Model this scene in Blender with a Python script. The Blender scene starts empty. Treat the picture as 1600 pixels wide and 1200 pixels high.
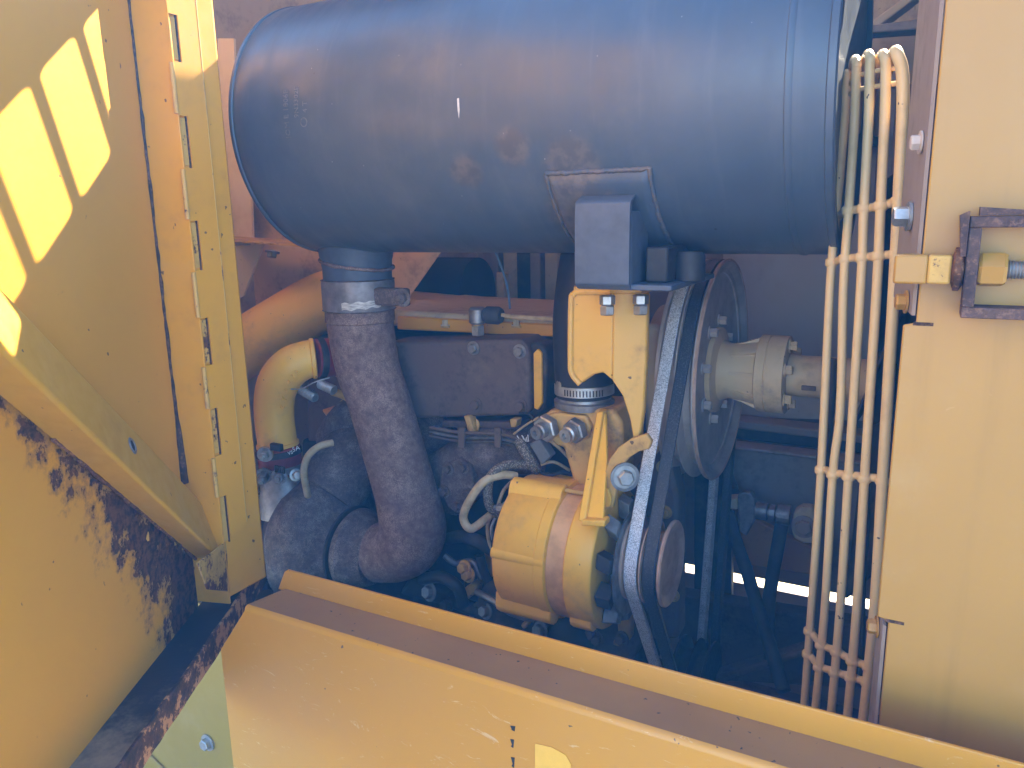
import bpy, bmesh, math, random
from mathutils import Vector as V, Matrix, Quaternion
random.seed(7)
R = math.radians
SC = bpy.context.scene
COL = SC.collection

# ------------------------------------------------------------------ camera
CAMZ, YAW, PITCH, ROLL, FPX = 1.6, 28.5, 12.2, -1.1, 1200.0
_y, _p, _r = R(YAW), R(PITCH), R(ROLL)
FWD = V((-math.sin(_y)*math.cos(_p), math.cos(_y)*math.cos(_p), -math.sin(_p)))
_rt = FWD.cross(V((0, 0, 1))).normalized(); _up = _rt.cross(FWD)
RGT = _rt*math.cos(_r) + _up*math.sin(_r); UPV = _up*math.cos(_r) - _rt*math.sin(_r)
EYE = V((0, 0, CAMZ))
cd = bpy.data.cameras.new('camera'); cam = bpy.data.objects.new('camera', cd); COL.objects.link(cam)
cd.sensor_width = 36.0; cd.lens = 36.0*FPX/1600.0; cd.clip_start = 0.02; cd.clip_end = 2000
m = Matrix((RGT, UPV, -FWD)).transposed().to_4x4(); m.translation = EYE; cam.matrix_world = m
SC.camera = cam

# ------------------------------------------------------------------ light
SUN = V((0.19, 1.29, 1.0)).normalized()            # towards the sun: behind the machine
EL = math.asin(SUN.z); AZ = math.atan2(SUN.x, SUN.y)
w = bpy.data.worlds.new('World'); SC.world = w; w.use_nodes = True
nt = w.node_tree; bg = nt.nodes['Background']
sky = nt.nodes.new('ShaderNodeTexSky'); sky.sky_type = 'NISHITA'; sky.sun_disc = False
sky.sun_elevation = EL; sky.sun_rotation = AZ; sky.altitude = 300; sky.air_density = 1.2; sky.dust_density = 0.4; sky.ozone_density = 2.5
nt.links.new(sky.outputs[0], bg.inputs[0]); bg.inputs[1].default_value = 0.11
ld = bpy.data.lights.new('sun', 'SUN'); ld.energy = 5.0; ld.angle = R(0.3); ld.color = (1.0, 0.90, 0.74)
sun = bpy.data.objects.new('sun', ld); COL.objects.link(sun); sun.location = SUN*10
sun.rotation_euler = SUN.to_track_quat('Z', 'Y').to_euler()
vs = SC.view_settings; vs.view_transform = 'Standard'; vs.look = 'None'; vs.gamma = 1.0; vs.use_curve_mapping = False
vs.exposure = 3.03
SC.cycles.use_denoising = True
SC.cycles.max_bounces = 8; SC.cycles.volume_bounces = 1; SC.cycles.sample_clamp_indirect = 6

# ------------------------------------------------------------------ pixel -> place
def ray(px, py): return FWD + RGT*((px-800)/FPX) - UPV*((py-600)/FPX)
def p(px, py, Y): d = ray(px, py); return EYE + d*(Y/d.y)
def pz(px, py, Z): d = ray(px, py); return EYE + d*((Z-CAMZ)/d.z)
def pX(px, py, X): d = ray(px, py); return EYE + d*(X/d.x)

# ------------------------------------------------------------------ mesh helpers
def frame(axis):
    a = axis.normalized(); t = V((0, 0, 1)) if abs(a.z) < .9 else V((1, 0, 0))
    b = a.cross(t).normalized(); return a, b, a.cross(b)
def smooth_path(pts, k=6):
    pts = [V(q) for q in pts]; out = []
    for i in range(len(pts)-1):
        a, b, c, d = pts[max(i-1, 0)], pts[i], pts[i+1], pts[min(i+2, len(pts)-1)]
        for j in range(k):
            t = j/k
            out.append(0.5*((2*b)+(c-a)*t+(2*a-5*b+4*c-d)*t*t+(3*b-a-3*c+d)*t**3))
    out.append(pts[-1]); return out

class MB:
    def __init__(s): s.v = []; s.f = []
    def add(s, vs_, fs):
        o = len(s.v); s.v += [V(q) for q in vs_]; s.f += [[i+o for i in f] for f in fs]; return s
    def box(s, a, b):
        x0, y0, z0 = a; x1, y1, z1 = b
        return s.add([(x0,y0,z0),(x1,y0,z0),(x1,y1,z0),(x0,y1,z0),(x0,y0,z1),(x1,y0,z1),(x1,y1,z1),(x0,y1,z1)],
                     [(0,3,2,1),(4,5,6,7),(0,1,5,4),(1,2,6,5),(2,3,7,6),(3,0,4,7)])
    def prism(s, poly, vec):
        n = len(poly); poly = [V(q) for q in poly]; vec = V(vec)
        return s.add(poly+[q+vec for q in poly], [list(range(n))[::-1], list(range(n, 2*n))]+[(i,(i+1)%n,n+(i+1)%n,n+i) for i in range(n)])
    def tube(s, path, r, n=16, cap=True, flat=1.0):
        path = [V(q) for q in path]; m_ = len(path)
        rr = r if isinstance(r, (list, tuple)) else [r]*m_
        if len(rr) != m_:
            rr = [rr[min(int(i/(m_-1)*(len(rr)-1)), len(rr)-2)]*(1-((i/(m_-1)*(len(rr)-1)) % 1 if i < m_-1 else 1)) + rr[min(int(i/(m_-1)*(len(rr)-1)), len(rr)-2)+1]*((i/(m_-1)*(len(rr)-1)) % 1 if i < m_-1 else 1) for i in range(m_)]
        T = [(path[min(i+1,m_-1)]-path[max(i-1,0)]).normalized() for i in range(m_)]
        a, b, c = frame(T[0]); vs_ = []; fs = []
        for i in range(m_):
            b = (b - T[i]*b.dot(T[i])).normalized(); c = T[i].cross(b)
            for j in range(n):
                t = 2*math.pi*j/n; vs_.append(path[i] + (b*math.cos(t)+c*math.sin(t)*flat)*rr[i])
        for i in range(m_-1):
            for j in range(n):
                fs.append((i*n+j, i*n+(j+1)%n, (i+1)*n+(j+1)%n, (i+1)*n+j))
        if cap: fs += [list(range(n))[::-1], list(range((m_-1)*n, m_*n))]
        return s.add(vs_, fs)
    def lathe(s, o, axis, prof, n=48, a0=0.0, a1=2*math.pi, cap=True):
        o = V(o); a, b, c = frame(V(axis)); full = abs(a1-a0-2*math.pi) < 1e-6
        k = n if full else n+1; vs_ = []; fs = []
        for t, r in prof:
            for j in range(k):
                th = a0+(a1-a0)*j/n; vs_.append(o + a*t + (b*math.cos(th)+c*math.sin(th))*r)
        for i in range(len(prof)-1):
            for j in range(n):
                j2 = (j+1) % k
                fs.append((i*k+j, i*k+j2, (i+1)*k+j2, (i+1)*k+j))
        if cap and full:
            if prof[0][1] > 1e-6: fs.append(list(range(k))[::-1])
            if prof[-1][1] > 1e-6: fs.append(list(range((len(prof)-1)*k, len(prof)*k)))
        return s.add(vs_, fs)
    def grid(s, fn, nu, nv):
        vs_ = [fn(i/nu, j/nv) for i in range(nu+1) for j in range(nv+1)]
        fs = [(i*(nv+1)+j, (i+1)*(nv+1)+j, (i+1)*(nv+1)+j+1, i*(nv+1)+j+1) for i in range(nu) for j in range(nv)]
        return s.add(vs_, fs)
    def build(s, name, mat, parent=None, angle=38, bevel=0, seg=2, solid=0, sub=0, label=None):
        root = parent
        while root is not None and root.parent is not None: root = root.parent
        off = V(root.location) if root is not None else V((0,0,0))
        me = bpy.data.meshes.new(name)
        me.from_pydata([tuple(q-off) for q in s.v], [], s.f)
        bm = bmesh.new(); bm.from_mesh(me)
        bmesh.ops.remove_doubles(bm, verts=bm.verts, dist=1e-6)
        bmesh.ops.recalc_face_normals(bm, faces=bm.faces); bm.to_mesh(me); bm.free()
        me.polygons.foreach_set('use_smooth', [True]*len(me.polygons)); me.set_sharp_from_angle(angle=R(angle))
        me.materials.append(M[mat]); ob = bpy.data.objects.new(name, me); COL.objects.link(ob)
        if parent is not None: ob.parent = parent
        if solid:
            k = ob.modifiers.new('solid', 'SOLIDIFY'); k.thickness = solid; k.offset = 0
        if bevel:
            k = ob.modifiers.new('bevel', 'BEVEL'); k.width = bevel; k.segments = seg; k.limit_method = 'ANGLE'; k.angle_limit = R(40); k.harden_normals = False
        if sub:
            k = ob.modifiers.new('sub', 'SUBSURF'); k.levels = sub; k.render_levels = sub
        if label: ob['label'] = label
        return ob

def tag(o, label, cat, group=None, kind=None):
    if label: o['label'] = label
    if cat: o['category'] = cat
    if group: o['group'] = group
    if kind: o['kind'] = kind
    return o
def thing(name, loc, label, cat, group=None):
    o = bpy.data.objects.new(name, None); COL.objects.link(o); o.location = V(loc); o.empty_display_size = .05
    return tag(o, label, cat, group)

_cache = {}
def hexmesh(kind, r, h, mat):
    key = (kind, round(r, 4), round(h, 4), mat)
    if key in _cache: return _cache[key]
    b = MB()
    if kind == 'bolt':      # washer, hex head with chamfered crown
        b.lathe((0,0,0), (0,0,1), [(0, r*1.45), (h*.18, r*1.45), (h*.18, r*.5)], 28)
        b.lathe((0,0,h*.18), (0,0,1), [(0, r), (h*.68, r), (h*.82, r*.86), (h*.82, 0)], 6)
    elif kind == 'nut':
        b.lathe((0,0,0), (0,0,1), [(0, r*.88), (h*.12, r), (h*.88, r), (h, r*.88), (h, 0)], 6)
    elif kind == 'stud':    # washer, nut and threaded end
        b.lathe((0,0,0), (0,0,1), [(0, r*1.5), (h*.12, r*1.5), (h*.12, r*.5)], 28)
        b.lathe((0,0,h*.12), (0,0,1), [(0, r), (h*.5, r), (h*.56, r*.86), (h*.56, r*.5)], 6)
        pr = [(h*.56, r*.5)]
        for i in range(6): pr += [(h*(.6+i*.06), r*.55), (h*(.63+i*.06), r*.46)]
        pr += [(h, r*.4), (h, 0)]; b.lathe((0,0,0), (0,0,1), pr, 20)
    elif kind == 'allen':
        b.lathe((0,0,0), (0,0,1), [(0, r), (h*.9, r), (h, r*.88), (h, r*.5), (h*.6, r*.5), (h*.6, 0)], 24)
    me = bpy.data.meshes.new(kind)
    me.from_pydata([tuple(q) for q in b.v], [], b.f)
    me.polygons.foreach_set('use_smooth', [True]*len(me.polygons)); me.set_sharp_from_angle(angle=R(30))
    me.materials.append(M[mat]); _cache[key] = me; return me
def bolt(parent, pos, axis, r=.008, h=.009, kind='bolt', mat='zinc', name=None, spin=0.3):
    root = parent
    while root.parent is not None: root = root.parent
    o = bpy.data.objects.new(name or ('nut' if kind in ('nut', 'stud') else 'bolt'), hexmesh(kind, r, h, mat)); COL.objects.link(o)
    o.parent = parent; o.location = V(pos)-V(root.location); o.rotation_mode = 'QUATERNION'
    o.rotation_quaternion = V(axis).normalized().to_track_quat('Z', 'Y') @ Quaternion((0,0,1), spin)
    return o
def lettering(parent, text, origin, xdir, ydir, size, mat, name='lettering', extrude=.0006, bend=None):
    cu = bpy.data.curves.new('t', 'FONT'); cu.body = text; cu.size = size; cu.extrude = extrude; cu.resolution_u = 2
    to = bpy.data.objects.new('t', cu); COL.objects.link(to)
    dg = bpy.context.evaluated_depsgraph_get(); dg.update()
    me = bpy.data.meshes.new_from_object(to.evaluated_get(dg)); bpy.data.objects.remove(to); bpy.data.curves.remove(cu)
    x = V(xdir).normalized(); y = V(ydir); y = (y-x*y.dot(x)).normalized(); z = x.cross(y)
    root = parent
    while root.parent is not None: root = root.parent
    for vtx in me.vertices:
        c = vtx.co
        q = bend(c.x, c.y, c.z) if bend else V(origin)+x*c.x+y*c.y+z*c.z
        vtx.co = q - V(root.location)
    me.materials.clear(); me.materials.append(M[mat])
    o = bpy.data.objects.new(name, me); COL.objects.link(o); o.parent = parent; return o

# ------------------------------------------------------------------ materials
M = {}
class N:
    def __init__(s, name):
        s.m = bpy.data.materials.new(name); s.m.use_nodes = True; s.t = s.m.node_tree; s.b = s.t.nodes['Principled BSDF']
        tc = s.t.nodes.new('ShaderNodeTexCoord'); s.co = tc.outputs['Object']; M[name] = s.m
    def lk(s, a, b):
        if isinstance(a, bpy.types.NodeSocket): s.t.links.new(a, b)
        else: b.default_value = a if not (isinstance(a, tuple) and len(a) == 3 and b.type == 'RGBA') else (*a, 1)
    def noise(s, scale, detail=4, rough=.55, stretch=None, dist=0.0, co=None):
        n = s.t.nodes.new('ShaderNodeTexNoise'); n.inputs['Scale'].default_value = scale; n.inputs['Detail'].default_value = detail
        n.inputs['Roughness'].default_value = rough; n.inputs['Distortion'].default_value = dist
        c = co or s.co
        if stretch:
            k = s.t.nodes.new('ShaderNodeMapping'); k.inputs['Scale'].default_value = stretch; s.t.links.new(c, k.inputs[0]); c = k.outputs[0]
        s.t.links.new(c, n.inputs['Vector']); return n.outputs[0]
    def vor(s, scale, feature='F1'):
        n = s.t.nodes.new('ShaderNodeTexVoronoi'); n.feature = feature; n.inputs['Scale'].default_value = scale; s.t.links.new(s.co, n.inputs['Vector']); return n.outputs['Distance']
    def ramp(s, f, a, b, lo=0.0, hi=1.0):
        n = s.t.nodes.new('ShaderNodeMapRange'); n.interpolation_type = 'SMOOTHSTEP'; s.lk(f, n.inputs[0])
        for i, q in enumerate((a, b, lo, hi)): n.inputs[i+1].default_value = q
        return n.outputs[0]
    def mth(s, op, a, b=0.0, c=0.0):
        n = s.t.nodes.new('ShaderNodeMath'); n.operation = op; n.use_clamp = False
        s.lk(a, n.inputs[0]); s.lk(b, n.inputs[1]); s.lk(c, n.inputs[2]); return n.outputs[0]
    def mix(s, f, a, b):
        n = s.t.nodes.new('ShaderNodeMix'); n.data_type = 'RGBA'; s.lk(f, n.inputs[0]); s.lk(a, n.inputs[6]); s.lk(b, n.inputs[7]); return n.outputs[2]
    def dot(s, vec):
        n = s.t.nodes.new('ShaderNodeVectorMath'); n.operation = 'DOT_PRODUCT'; s.t.links.new(s.co, n.inputs[0]); n.inputs[1].default_value = tuple(vec); return n.outputs['Value']
    def dist(s, pt):
        n = s.t.nodes.new('ShaderNodeVectorMath'); n.operation = 'DISTANCE'; s.t.links.new(s.co, n.inputs[0]); n.inputs[1].default_value = tuple(pt); return n.outputs['Value']
    def bump(s, h, strength=.3, dist=.001):
        n = s.t.nodes.new('ShaderNodeBump'); n.inputs['Strength'].default_value = strength; n.inputs['Distance'].default_value = dist
        s.lk(h, n.inputs['Height']); s.t.links.new(n.outputs[0], s.b.inputs['Normal'])
    def out(s, col, rough=.5, metal=0.0, spec=None, coat=0.0):
        s.lk(col, s.b.inputs['Base Color']); s.lk(rough, s.b.inputs['Roughness']); s.lk(metal, s.b.inputs['Metallic'])
        if spec is not None: s.b.inputs['Specular IOR Level'].default_value = spec
        if coat: s.b.inputs['Coat Weight'].default_value = coat; s.b.inputs['Coat Roughness'].default_value = .12
        return s.m

YEL = (0.71, 0.325, 0.022)
def painted(name, base=YEL, dirt=(.14, .10, .075), dirt_amt=.35, chips=.5, rough=.42, dscale=6.0, coat=0.0, rust=0.0, scuff=0.0):
    n = N(name)
    a = n.noise(dscale, 6, .62); b = n.noise(dscale*7, 5, .6); fine = n.noise(260, 3, .6)
    c = n.mix(n.ramp(n.noise(2.3, 3), .3, .7), tuple(q*.93 for q in base), tuple(min(1, q*1.05) for q in base))
    dm = n.mth('MULTIPLY', n.ramp(n.mth('ADD', a, n.mth('MULTIPLY', n.mth('SUBTRACT', b, .5), .5)), .48, .82), dirt_amt)
    c = n.mix(dm, c, dirt)
    dust = n.mth('MULTIPLY', n.ramp(n.noise(11, 6, .65), .5, .85), .30)
    c = n.mix(dust, c, (.50, .35, .17))
    ch = n.mth('MULTIPLY', n.ramp(n.noise(90, 2, .5), .735, .75), chips)
    c = n.mix(ch, c, (.035, .022, .018))
    if rust:
        rm = n.mth('MULTIPLY', n.ramp(n.mth('ADD', n.noise(9, 8, .7), n.mth('MULTIPLY', fine, .12)), .66-.12*rust, .70-.12*rust), 1.0)
        rc = n.mix(n.ramp(n.noise(60, 5, .7), .35, .65), (.045, .02, .014), (.17, .065, .028))
        c = n.mix(rm, c, rc)
    if scuff:
        sc_ = n.noise(13, 7, .78, stretch=(1.0, 1.0, 2.8), dist=2.2)
        c = n.mix(n.mth('MULTIPLY', n.ramp(sc_, .64, .72), scuff), c, tuple(min(1, q*1.35+.10) for q in base))
        run = n.noise(26, 5, .6, stretch=(1.4, 1.4, .10))
        c = n.mix(n.mth('MULTIPLY', n.ramp(run, .52, .80), scuff*.7), c, tuple(q*.62 for q in base))
    rg = n.mth('ADD', rough, n.mth('MULTIPLY', n.mth('SUBTRACT', b, .45), .35))
    n.bump(n.mth('ADD', n.mth('ADD', n.mth('MULTIPLY', n.noise(38, 3), .6), n.mth('MULTIPLY', n.noise(5, 2), 1.6)), n.mth('ADD', n.mth('MULTIPLY', fine, .12), n.mth('MULTIPLY', ch, -.6))), .22, .0012)
    return n.out(c, rg, 0.0, .5, coat)

painted('yellow', chips=.8, dirt_amt=.25, coat=.08)
painted('yellow_panel', (.43, .215, .034), (.36, .19, .06), .3, .6, .40, 2.2, .15, 0, .5)
painted('yellow_green', (.34, .215, .022), (.22, .14, .04), .3, .3, .45, 4.0, 0, 0, .2)
painted('yellow_clean', (.92, .48, .05), (.46, .23, .045), .45, .8, .48, 11.0, .04)
painted('bracket_paint', (.74, .41, .07), (.20, .11, .06), .6, .8, .5, 9.0, 0)
painted('brace_paint', (.56, .29, .022), (.30, .17, .06), .3, .9, .45, 7.0, .05)
painted('yellow_grimy', (.58, .34, .09), (.09, .06, .045), .85, .8, .6, 14.0)
painted('yellow_dull', (.52, .40, .235), (.18, .14, .11), .75, .4, .65, 8.0)
painted('yellow_rusty', (.60, .34, .07), (.12, .07, .04), .5, .8, .5, 12.0, 0, .55)
painted('orange_tan', (.58, .27, .09), (.2, .09, .045), .6, .3, .5, 16.0)
painted('rod_paint', (.80, .55, .25), (.35, .2, .09), .35, .9, .45, 9.0, .1)
painted('hub_paint', (.66, .45, .23), (.2, .14, .1), .6, .5, .6, 10.0)
painted('sunlit_cream', (.85, .70, .46), (.5, .36, .2), .3, .3, .5, 7.0)  # bright base stands in for sunlight on the end plate
painted('grey_dusty', (.30, .235, .19), (.09, .075, .07), .7, .2, .7, 7.0)
painted('grey_pale', (.58, .48, .40), (.30, .22, .19), .6, .2, .75, 5.0)
painted('dark_grime', (.026, .023, .022), (.008, .008, .009), .7, .3, .62, 15.0)
painted('dark_brown', (.13, .088, .070), (.035, .027, .026), .75, .3, .72, 18.0)

def rust_mat(name, c1, c2, c3, sc=40, rough=.8, bump=.7):
    n = N(name); a = n.noise(sc, 8, .72); b = n.noise(sc*6, 4, .7); c = n.noise(sc*.25, 5, .6)
    col = n.mix(n.ramp(a, .35, .65), c1, c2); col = n.mix(n.mth('MULTIPLY', n.ramp(n.mth('ADD', b, n.mth('MULTIPLY', c, .6)), .78, .98), .8), col, c3)
    n.bump(n.mth('ADD', a, n.mth('MULTIPLY', b, .5)), bump, .002); return n.out(col, rough, 0, .3)
rust_mat('rust', (.045, .02, .012), (.17, .07, .03), (.34, .17, .08), 45)
rust_mat('rust_dark', (.026, .016, .013), (.085, .042, .027), (.20, .10, .055), 35)
rust_mat('rust_frame', (.05, .034, .034), (.12, .07, .055), (.22, .12, .08), 40)
rust_mat('exhaust_rust', (.135, .082, .066), (.215, .140, .112), (.36, .25, .19), 90, .85, .28)
rust_mat('cast_dark', (.085, .062, .056), (.13, .094, .08), (.32, .25, .21), 130, .8, .4)

def simple(name, col, rough, metal=0.0, var=.25, sc=30, bump=.15, spec=None):
    n = N(name); a = n.noise(sc, 5, .65)
    c = n.mix(n.ramp(a, .3, .75), col, tuple(max(0, q*(1-var)) for q in col))
    n.bump(n.noise(sc*5, 3), bump, .0006); return n.out(c, n.mth('ADD', rough-.1, n.mth('MULTIPLY', a, .22)), metal, spec)
simple('zinc', (.52, .52, .50), .45, .85, .35, 60)
simple('blade_grey', (.24, .23, .22), .6, .3, .5, 40)
simple('band_steel', (.30, .27, .26), .55, .45, .5, 26, .3)
simple('steel_dull', (.34, .33, .32), .5, .75, .5, 40)
simple('alu', (.55, .56, .58), .45, .8, .3, 50)
simple('rubber', (.016, .017, .019), .55, 0, .4, 30, .3)
simple('rubber_dusty', (.05, .052, .056), .7, 0, .5, 25, .3)
simple('red_hose', (.30, .035, .03), .5, 0, .45, 35, .3)
simple('white_print', (.75, .72, .68), .6, 0, .3, 90)
simple('black_print', (.02, .02, .02), .6, 0, .3, 90)
simple('wire_tan', (.48, .36, .20), .5, 0, .4, 60)
simple('wire_blue', (.16, .27, .42), .5, 0, .2, 60)
simple('connector', (.13, .135, .14), .6, 0, .3, 40)
simple('pulley_face', (.70, .58, .44), .6, .1, .4, 14)
simple('pulley_tan', (.62, .38, .25), .55, .05, .4, 22)
simple('pulley_grey', (.58, .47, .39), .6, .1, .4, 14)
simple('fender_paint', (.88, .72, .30), .5, 0, .1, 20)
simple('decal_yellow', (.85, .47, .06), .45, 0, .12, 40)
simple('stator', (.76, .41, .17), .6, .0, .35, 30)
simple('void', (.012, .013, .016), .9, 0, .2, 10)

n = N('belt_light'); a = n.noise(700, 2, .6); b_ = n.noise(60, 4)
n.bump(a, .3, .0005); n.out(n.mix(n.ramp(n.mth('ADD', a, n.mth('MULTIPLY', b_, .2)), .42, .72), (.27, .265, .26), (.82, .80, .78)), .75)
n = N('belt_dark'); a = n.noise(500, 2, .6)
n.bump(a, .3, .0005); n.out(n.mix(n.ramp(a, .45, .8), (.028, .03, .034), (.10, .10, .105)), .6)
n = N('braid'); a = n.vor(420); n.bump(a, .9, .002); n.out(n.mix(n.ramp(a, .2, .6), (.36, .30, .23), (.10, .08, .06)), .7)

# muffler paint: black enamel tinted blue for the hazy veil, dusty run marks and rust round the welded saddle
MX0, MX1, MY, MZ, MR = -0.95, -0.097, 1.07, 1.747, 0.2
PADC = V((-.475, .905, 1.63))
n = N('muffler_veiled')
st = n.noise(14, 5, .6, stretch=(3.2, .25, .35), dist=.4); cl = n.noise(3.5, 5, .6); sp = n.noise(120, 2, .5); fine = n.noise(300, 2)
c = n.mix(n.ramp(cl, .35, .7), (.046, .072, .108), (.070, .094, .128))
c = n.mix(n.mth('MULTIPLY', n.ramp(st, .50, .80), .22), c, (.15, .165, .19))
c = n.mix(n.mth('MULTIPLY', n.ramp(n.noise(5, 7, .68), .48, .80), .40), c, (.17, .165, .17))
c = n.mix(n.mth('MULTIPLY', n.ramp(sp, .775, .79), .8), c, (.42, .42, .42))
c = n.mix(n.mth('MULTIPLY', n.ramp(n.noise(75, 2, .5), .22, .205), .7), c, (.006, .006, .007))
root0 = V((MX0, MY, MZ-MR))
for q, rad in (((-.395, .90, 1.665), .075), ((-.39, .93, 1.60), .11), ((-.545, .90, 1.665), .05), ((-.47, .89, 1.69), .05)):
    dd = n.dist(V(q)-root0); rm = n.mth('SUBTRACT', n.ramp(dd, rad, rad*.15), n.mth('MULTIPLY', n.noise(38, 7, .72), .75))
    c = n.mix(n.mth('MULTIPLY', n.ramp(rm, .02, .5), .5), c, n.mix(n.ramp(n.noise(60, 4), .4, .6), (.10, .082, .078), (.19, .145, .12)))
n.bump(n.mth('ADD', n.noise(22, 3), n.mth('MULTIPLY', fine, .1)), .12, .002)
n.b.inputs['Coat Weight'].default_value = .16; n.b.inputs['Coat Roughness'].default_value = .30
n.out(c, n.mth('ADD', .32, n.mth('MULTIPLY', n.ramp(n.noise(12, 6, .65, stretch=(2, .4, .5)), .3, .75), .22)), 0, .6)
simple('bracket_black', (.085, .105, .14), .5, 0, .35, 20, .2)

# ------------------------------------------------------------------ ground
n = N('dirt'); a = n.noise(.6, 8, .65); b_ = n.noise(14, 6, .7)
n.bump(n.mth('ADD', a, n.mth('MULTIPLY', b_, .3)), .5, .05)
n.out(n.mix(n.ramp(n.mth('ADD', a, n.mth('MULTIPLY', b_, .3)), .45, .8), (.36, .25, .145), (.48, .35, .22)), .95)
g = MB().grid(lambda u, v: V((-8+16*u, -8+16*v, 0.03*math.sin(9*u*7)*math.cos(8*v*5)-.03)), 60, 60).build('ground', 'dirt')
tag(g, None, None, None, 'structure')

# ------------------------------------------------------------------ machine body round the bay
body = MB()
hood_z = 2.25
# unseen hood deck added for shade; slots traced back from the door's sun patches
KD = 1.123; H0 = V((-.877*KD, .72*KD, 0)); DD = V((.477, -.879, 0)).normalized(); DN = V((.879, .477, 0)).normalized()
def pD(px, py, off=0.0): d = ray(px, py); return EYE + d*(((H0+DN*off-EYE).dot(DN))/d.dot(DN))
def dp(u, z, off=0.0): q = H0+DD*u+DN*off; return V((q.x, q.y, z))
def to_hood(q): t = (hood_z-q.z)/SUN.z; return q+SUN*t
c2 = [to_hood(pD(*q)) for q in ((60,115),(115,55),(176,250),(127,308))]
c3 = [to_hood(pD(*q)) for q in ((0,180),(42,135),(115,325),(62,415))]
sx0 = (c2[0].x+c2[3].x)/2; sx1 = (c2[1].x+c2[2].x)/2; sy0 = (c2[2].y+c2[3].y)/2; sy1 = (c2[0].y+c2[1].y)/2
if sx0 > sx1: sx0, sx1 = sx1, sx0
if sy0 > sy1: sy0, sy1 = sy1, sy0
pitch = (c3[2].x+c3[1].x)/2-(c2[1].x+c2[2].x)/2
print('SLOTS', sx0, sx1, sy0, sy1, 'pitch', pitch, [tuple(round(t,3) for t in q) for q in c2+c3])
hood = thing('shade_hood', (-.6, 1.9, hood_z), 'unseen slotted hood deck shaped to shade the bay and stripe the door with sun', 'hood')
slots = sorted([(sx0+pitch*i, sx1+pitch*i) for i in (-1, 0, 1, 2, 3)])
hx0, hx1, hy0, hy1 = -2.4, 1.6, 1.0, 3.4
hb = MB()
T = .003
def plate(x0, x1, y0, y1): hb.box((x0, y0, hood_z), (x1, y1, hood_z+T))
gx0, gx1, gy0, gy1 = -.03, .085, 1.49, 1.64      # added opening that lets sun on to the guard tops
plate(hx0, hx1, hy0, sy0); plate(hx0, hx1, gy1, hy1)
plate(hx0, gx0, max(sy1, gy0-.2), gy1); plate(gx1, hx1, max(sy1, gy0-.2), gy1)
if gy0 > sy1: plate(gx0, gx1, sy1, gy0)
xs = [hx0]+[q for s_ in slots for q in s_]+[hx1]
for i in range(0, len(xs), 2): plate(xs[i], xs[i+1], sy0, sy1)
hb.build('deck', 'yellow', hood)
# rounded slot corners
rr = .010
for s0, s1 in slots:
    for cx, cy, qx, qy in ((s0, sy0, 1, 1), (s1, sy0, -1, 1), (s1, sy1, -1, -1), (s0, sy1, 1, -1)):
        arc = [V((cx+qx*rr*(1-math.sin(t)), cy+qy*rr*(1-math.cos(t)), hood_z)) for t in [i*math.pi/8 for i in range(5)]]
        MB().prism([V((cx-qx*.001, cy-qy*.001, hood_z))]+arc, (0, 0, T*.9)).build('slot_corner', 'yellow', hood)
MB().box((hx0, hy0-.02, hood_z-.05), (hx1, hy0, hood_z+T)).build('edge_flange', 'yellow', hood)
for x in (-2.35, 1.55):
    MB().box((x-.03, 3.2, 0.0), (x+.03, 3.3, hood_z-.001)).build('hood_post', 'yellow', hood)
MB().box((hx0, 3.38, 2.0), (hx1, 3.4, hood_z-.001)).build('rear_skirt', 'yellow', hood)

# far side wall of the bay with a long slot near its foot
WY = 1.78
far = thing('bay_wall', (-.6, WY, .55), 'dim dusty far wall of the engine bay with vertical ribs', 'wall')
zs1 = p(1145, 895, WY).z; zs0 = p(1145, 909, WY).z; xs0 = p(1064, 880, WY).x; xs1 = p(1376, 940, WY).x
wb = MB(); wb.box((-1.6, WY, zs1), (.3, WY+.006, 2.05)); wb.box((-1.6, WY, .45), (.3, WY+.006, zs0))
wb.box((-1.6, WY, zs0), (xs0, WY+.006, zs1)); wb.box((xs1, WY, zs0), (.3, WY+.006, zs1)); wb.build('wall_sheet', 'grey_dusty', far)
for i, px in enumerate((782, 806, 822, 846, 866, 1190, 1206)):
    a = p(px, 440, WY)
    MB().box((a.x-.012-.008*(i % 2), WY-.03, 1.2), (a.x+.012+.01*(i % 3), WY-.001, 2.0)).build('rib', ('grey_dusty', 'yellow_dull', 'dark_grime')[i % 3], far, bevel=.003)
# sunlit deck outside the slot
ol = MB().box((-1.6, WY+.012, zs0-.16), (.6, 2.5, zs0-.10)).build('track_fender', 'fender_paint'); tag(ol, 'sunlit yellow fender seen through the slot at the foot of the bay wall', 'fender')

# bay floor pan, firewall and radiator wall
fl = MB().box((-1.6, .68, .44), (.3, WY, .46)).build('belly_pan', 'dark_brown'); tag(fl, 'dark oily belly pan under the engine', 'pan')
fw = thing('firewall', (-1.45, 1.2, .46), 'tan firewall panel behind the muffler end and coolant pipe', 'panel')
MB().box((-1.47, .80, .461), (-1.45, WY, 2.2)).build('sheet', 'yellow_dull', fw)
a = p(383, 300, 1.30); b_ = p(690, 300, 1.30)
poly = [p(330, 200, 1.36), p(700, 200, 1.36), p(690, 392, 1.36), p(636, 468, 1.36), p(600, 500, 1.36), p(330, 520, 1.36)]
MB().prism(poly, (0, .004, 0)).build('baffle', 'hub_paint', fw, bevel=.001)
sh0 = p(372, 374, 1.2)
MB().prism([p(366, 378, 1.12), p(470, 386, 1.12), p(470, 378, 1.30), p(366, 372, 1.30)], (0, 0, .004)).build('shelf', 'yellow_grimy', fw)
MB().prism([p(366, 384, 1.16), p(411, 382, 1.16), p(380, 462, 1.16), p(366, 470, 1.16)], (0, .005, 0)).build('gusset', 'yellow_dull', fw)
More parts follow.
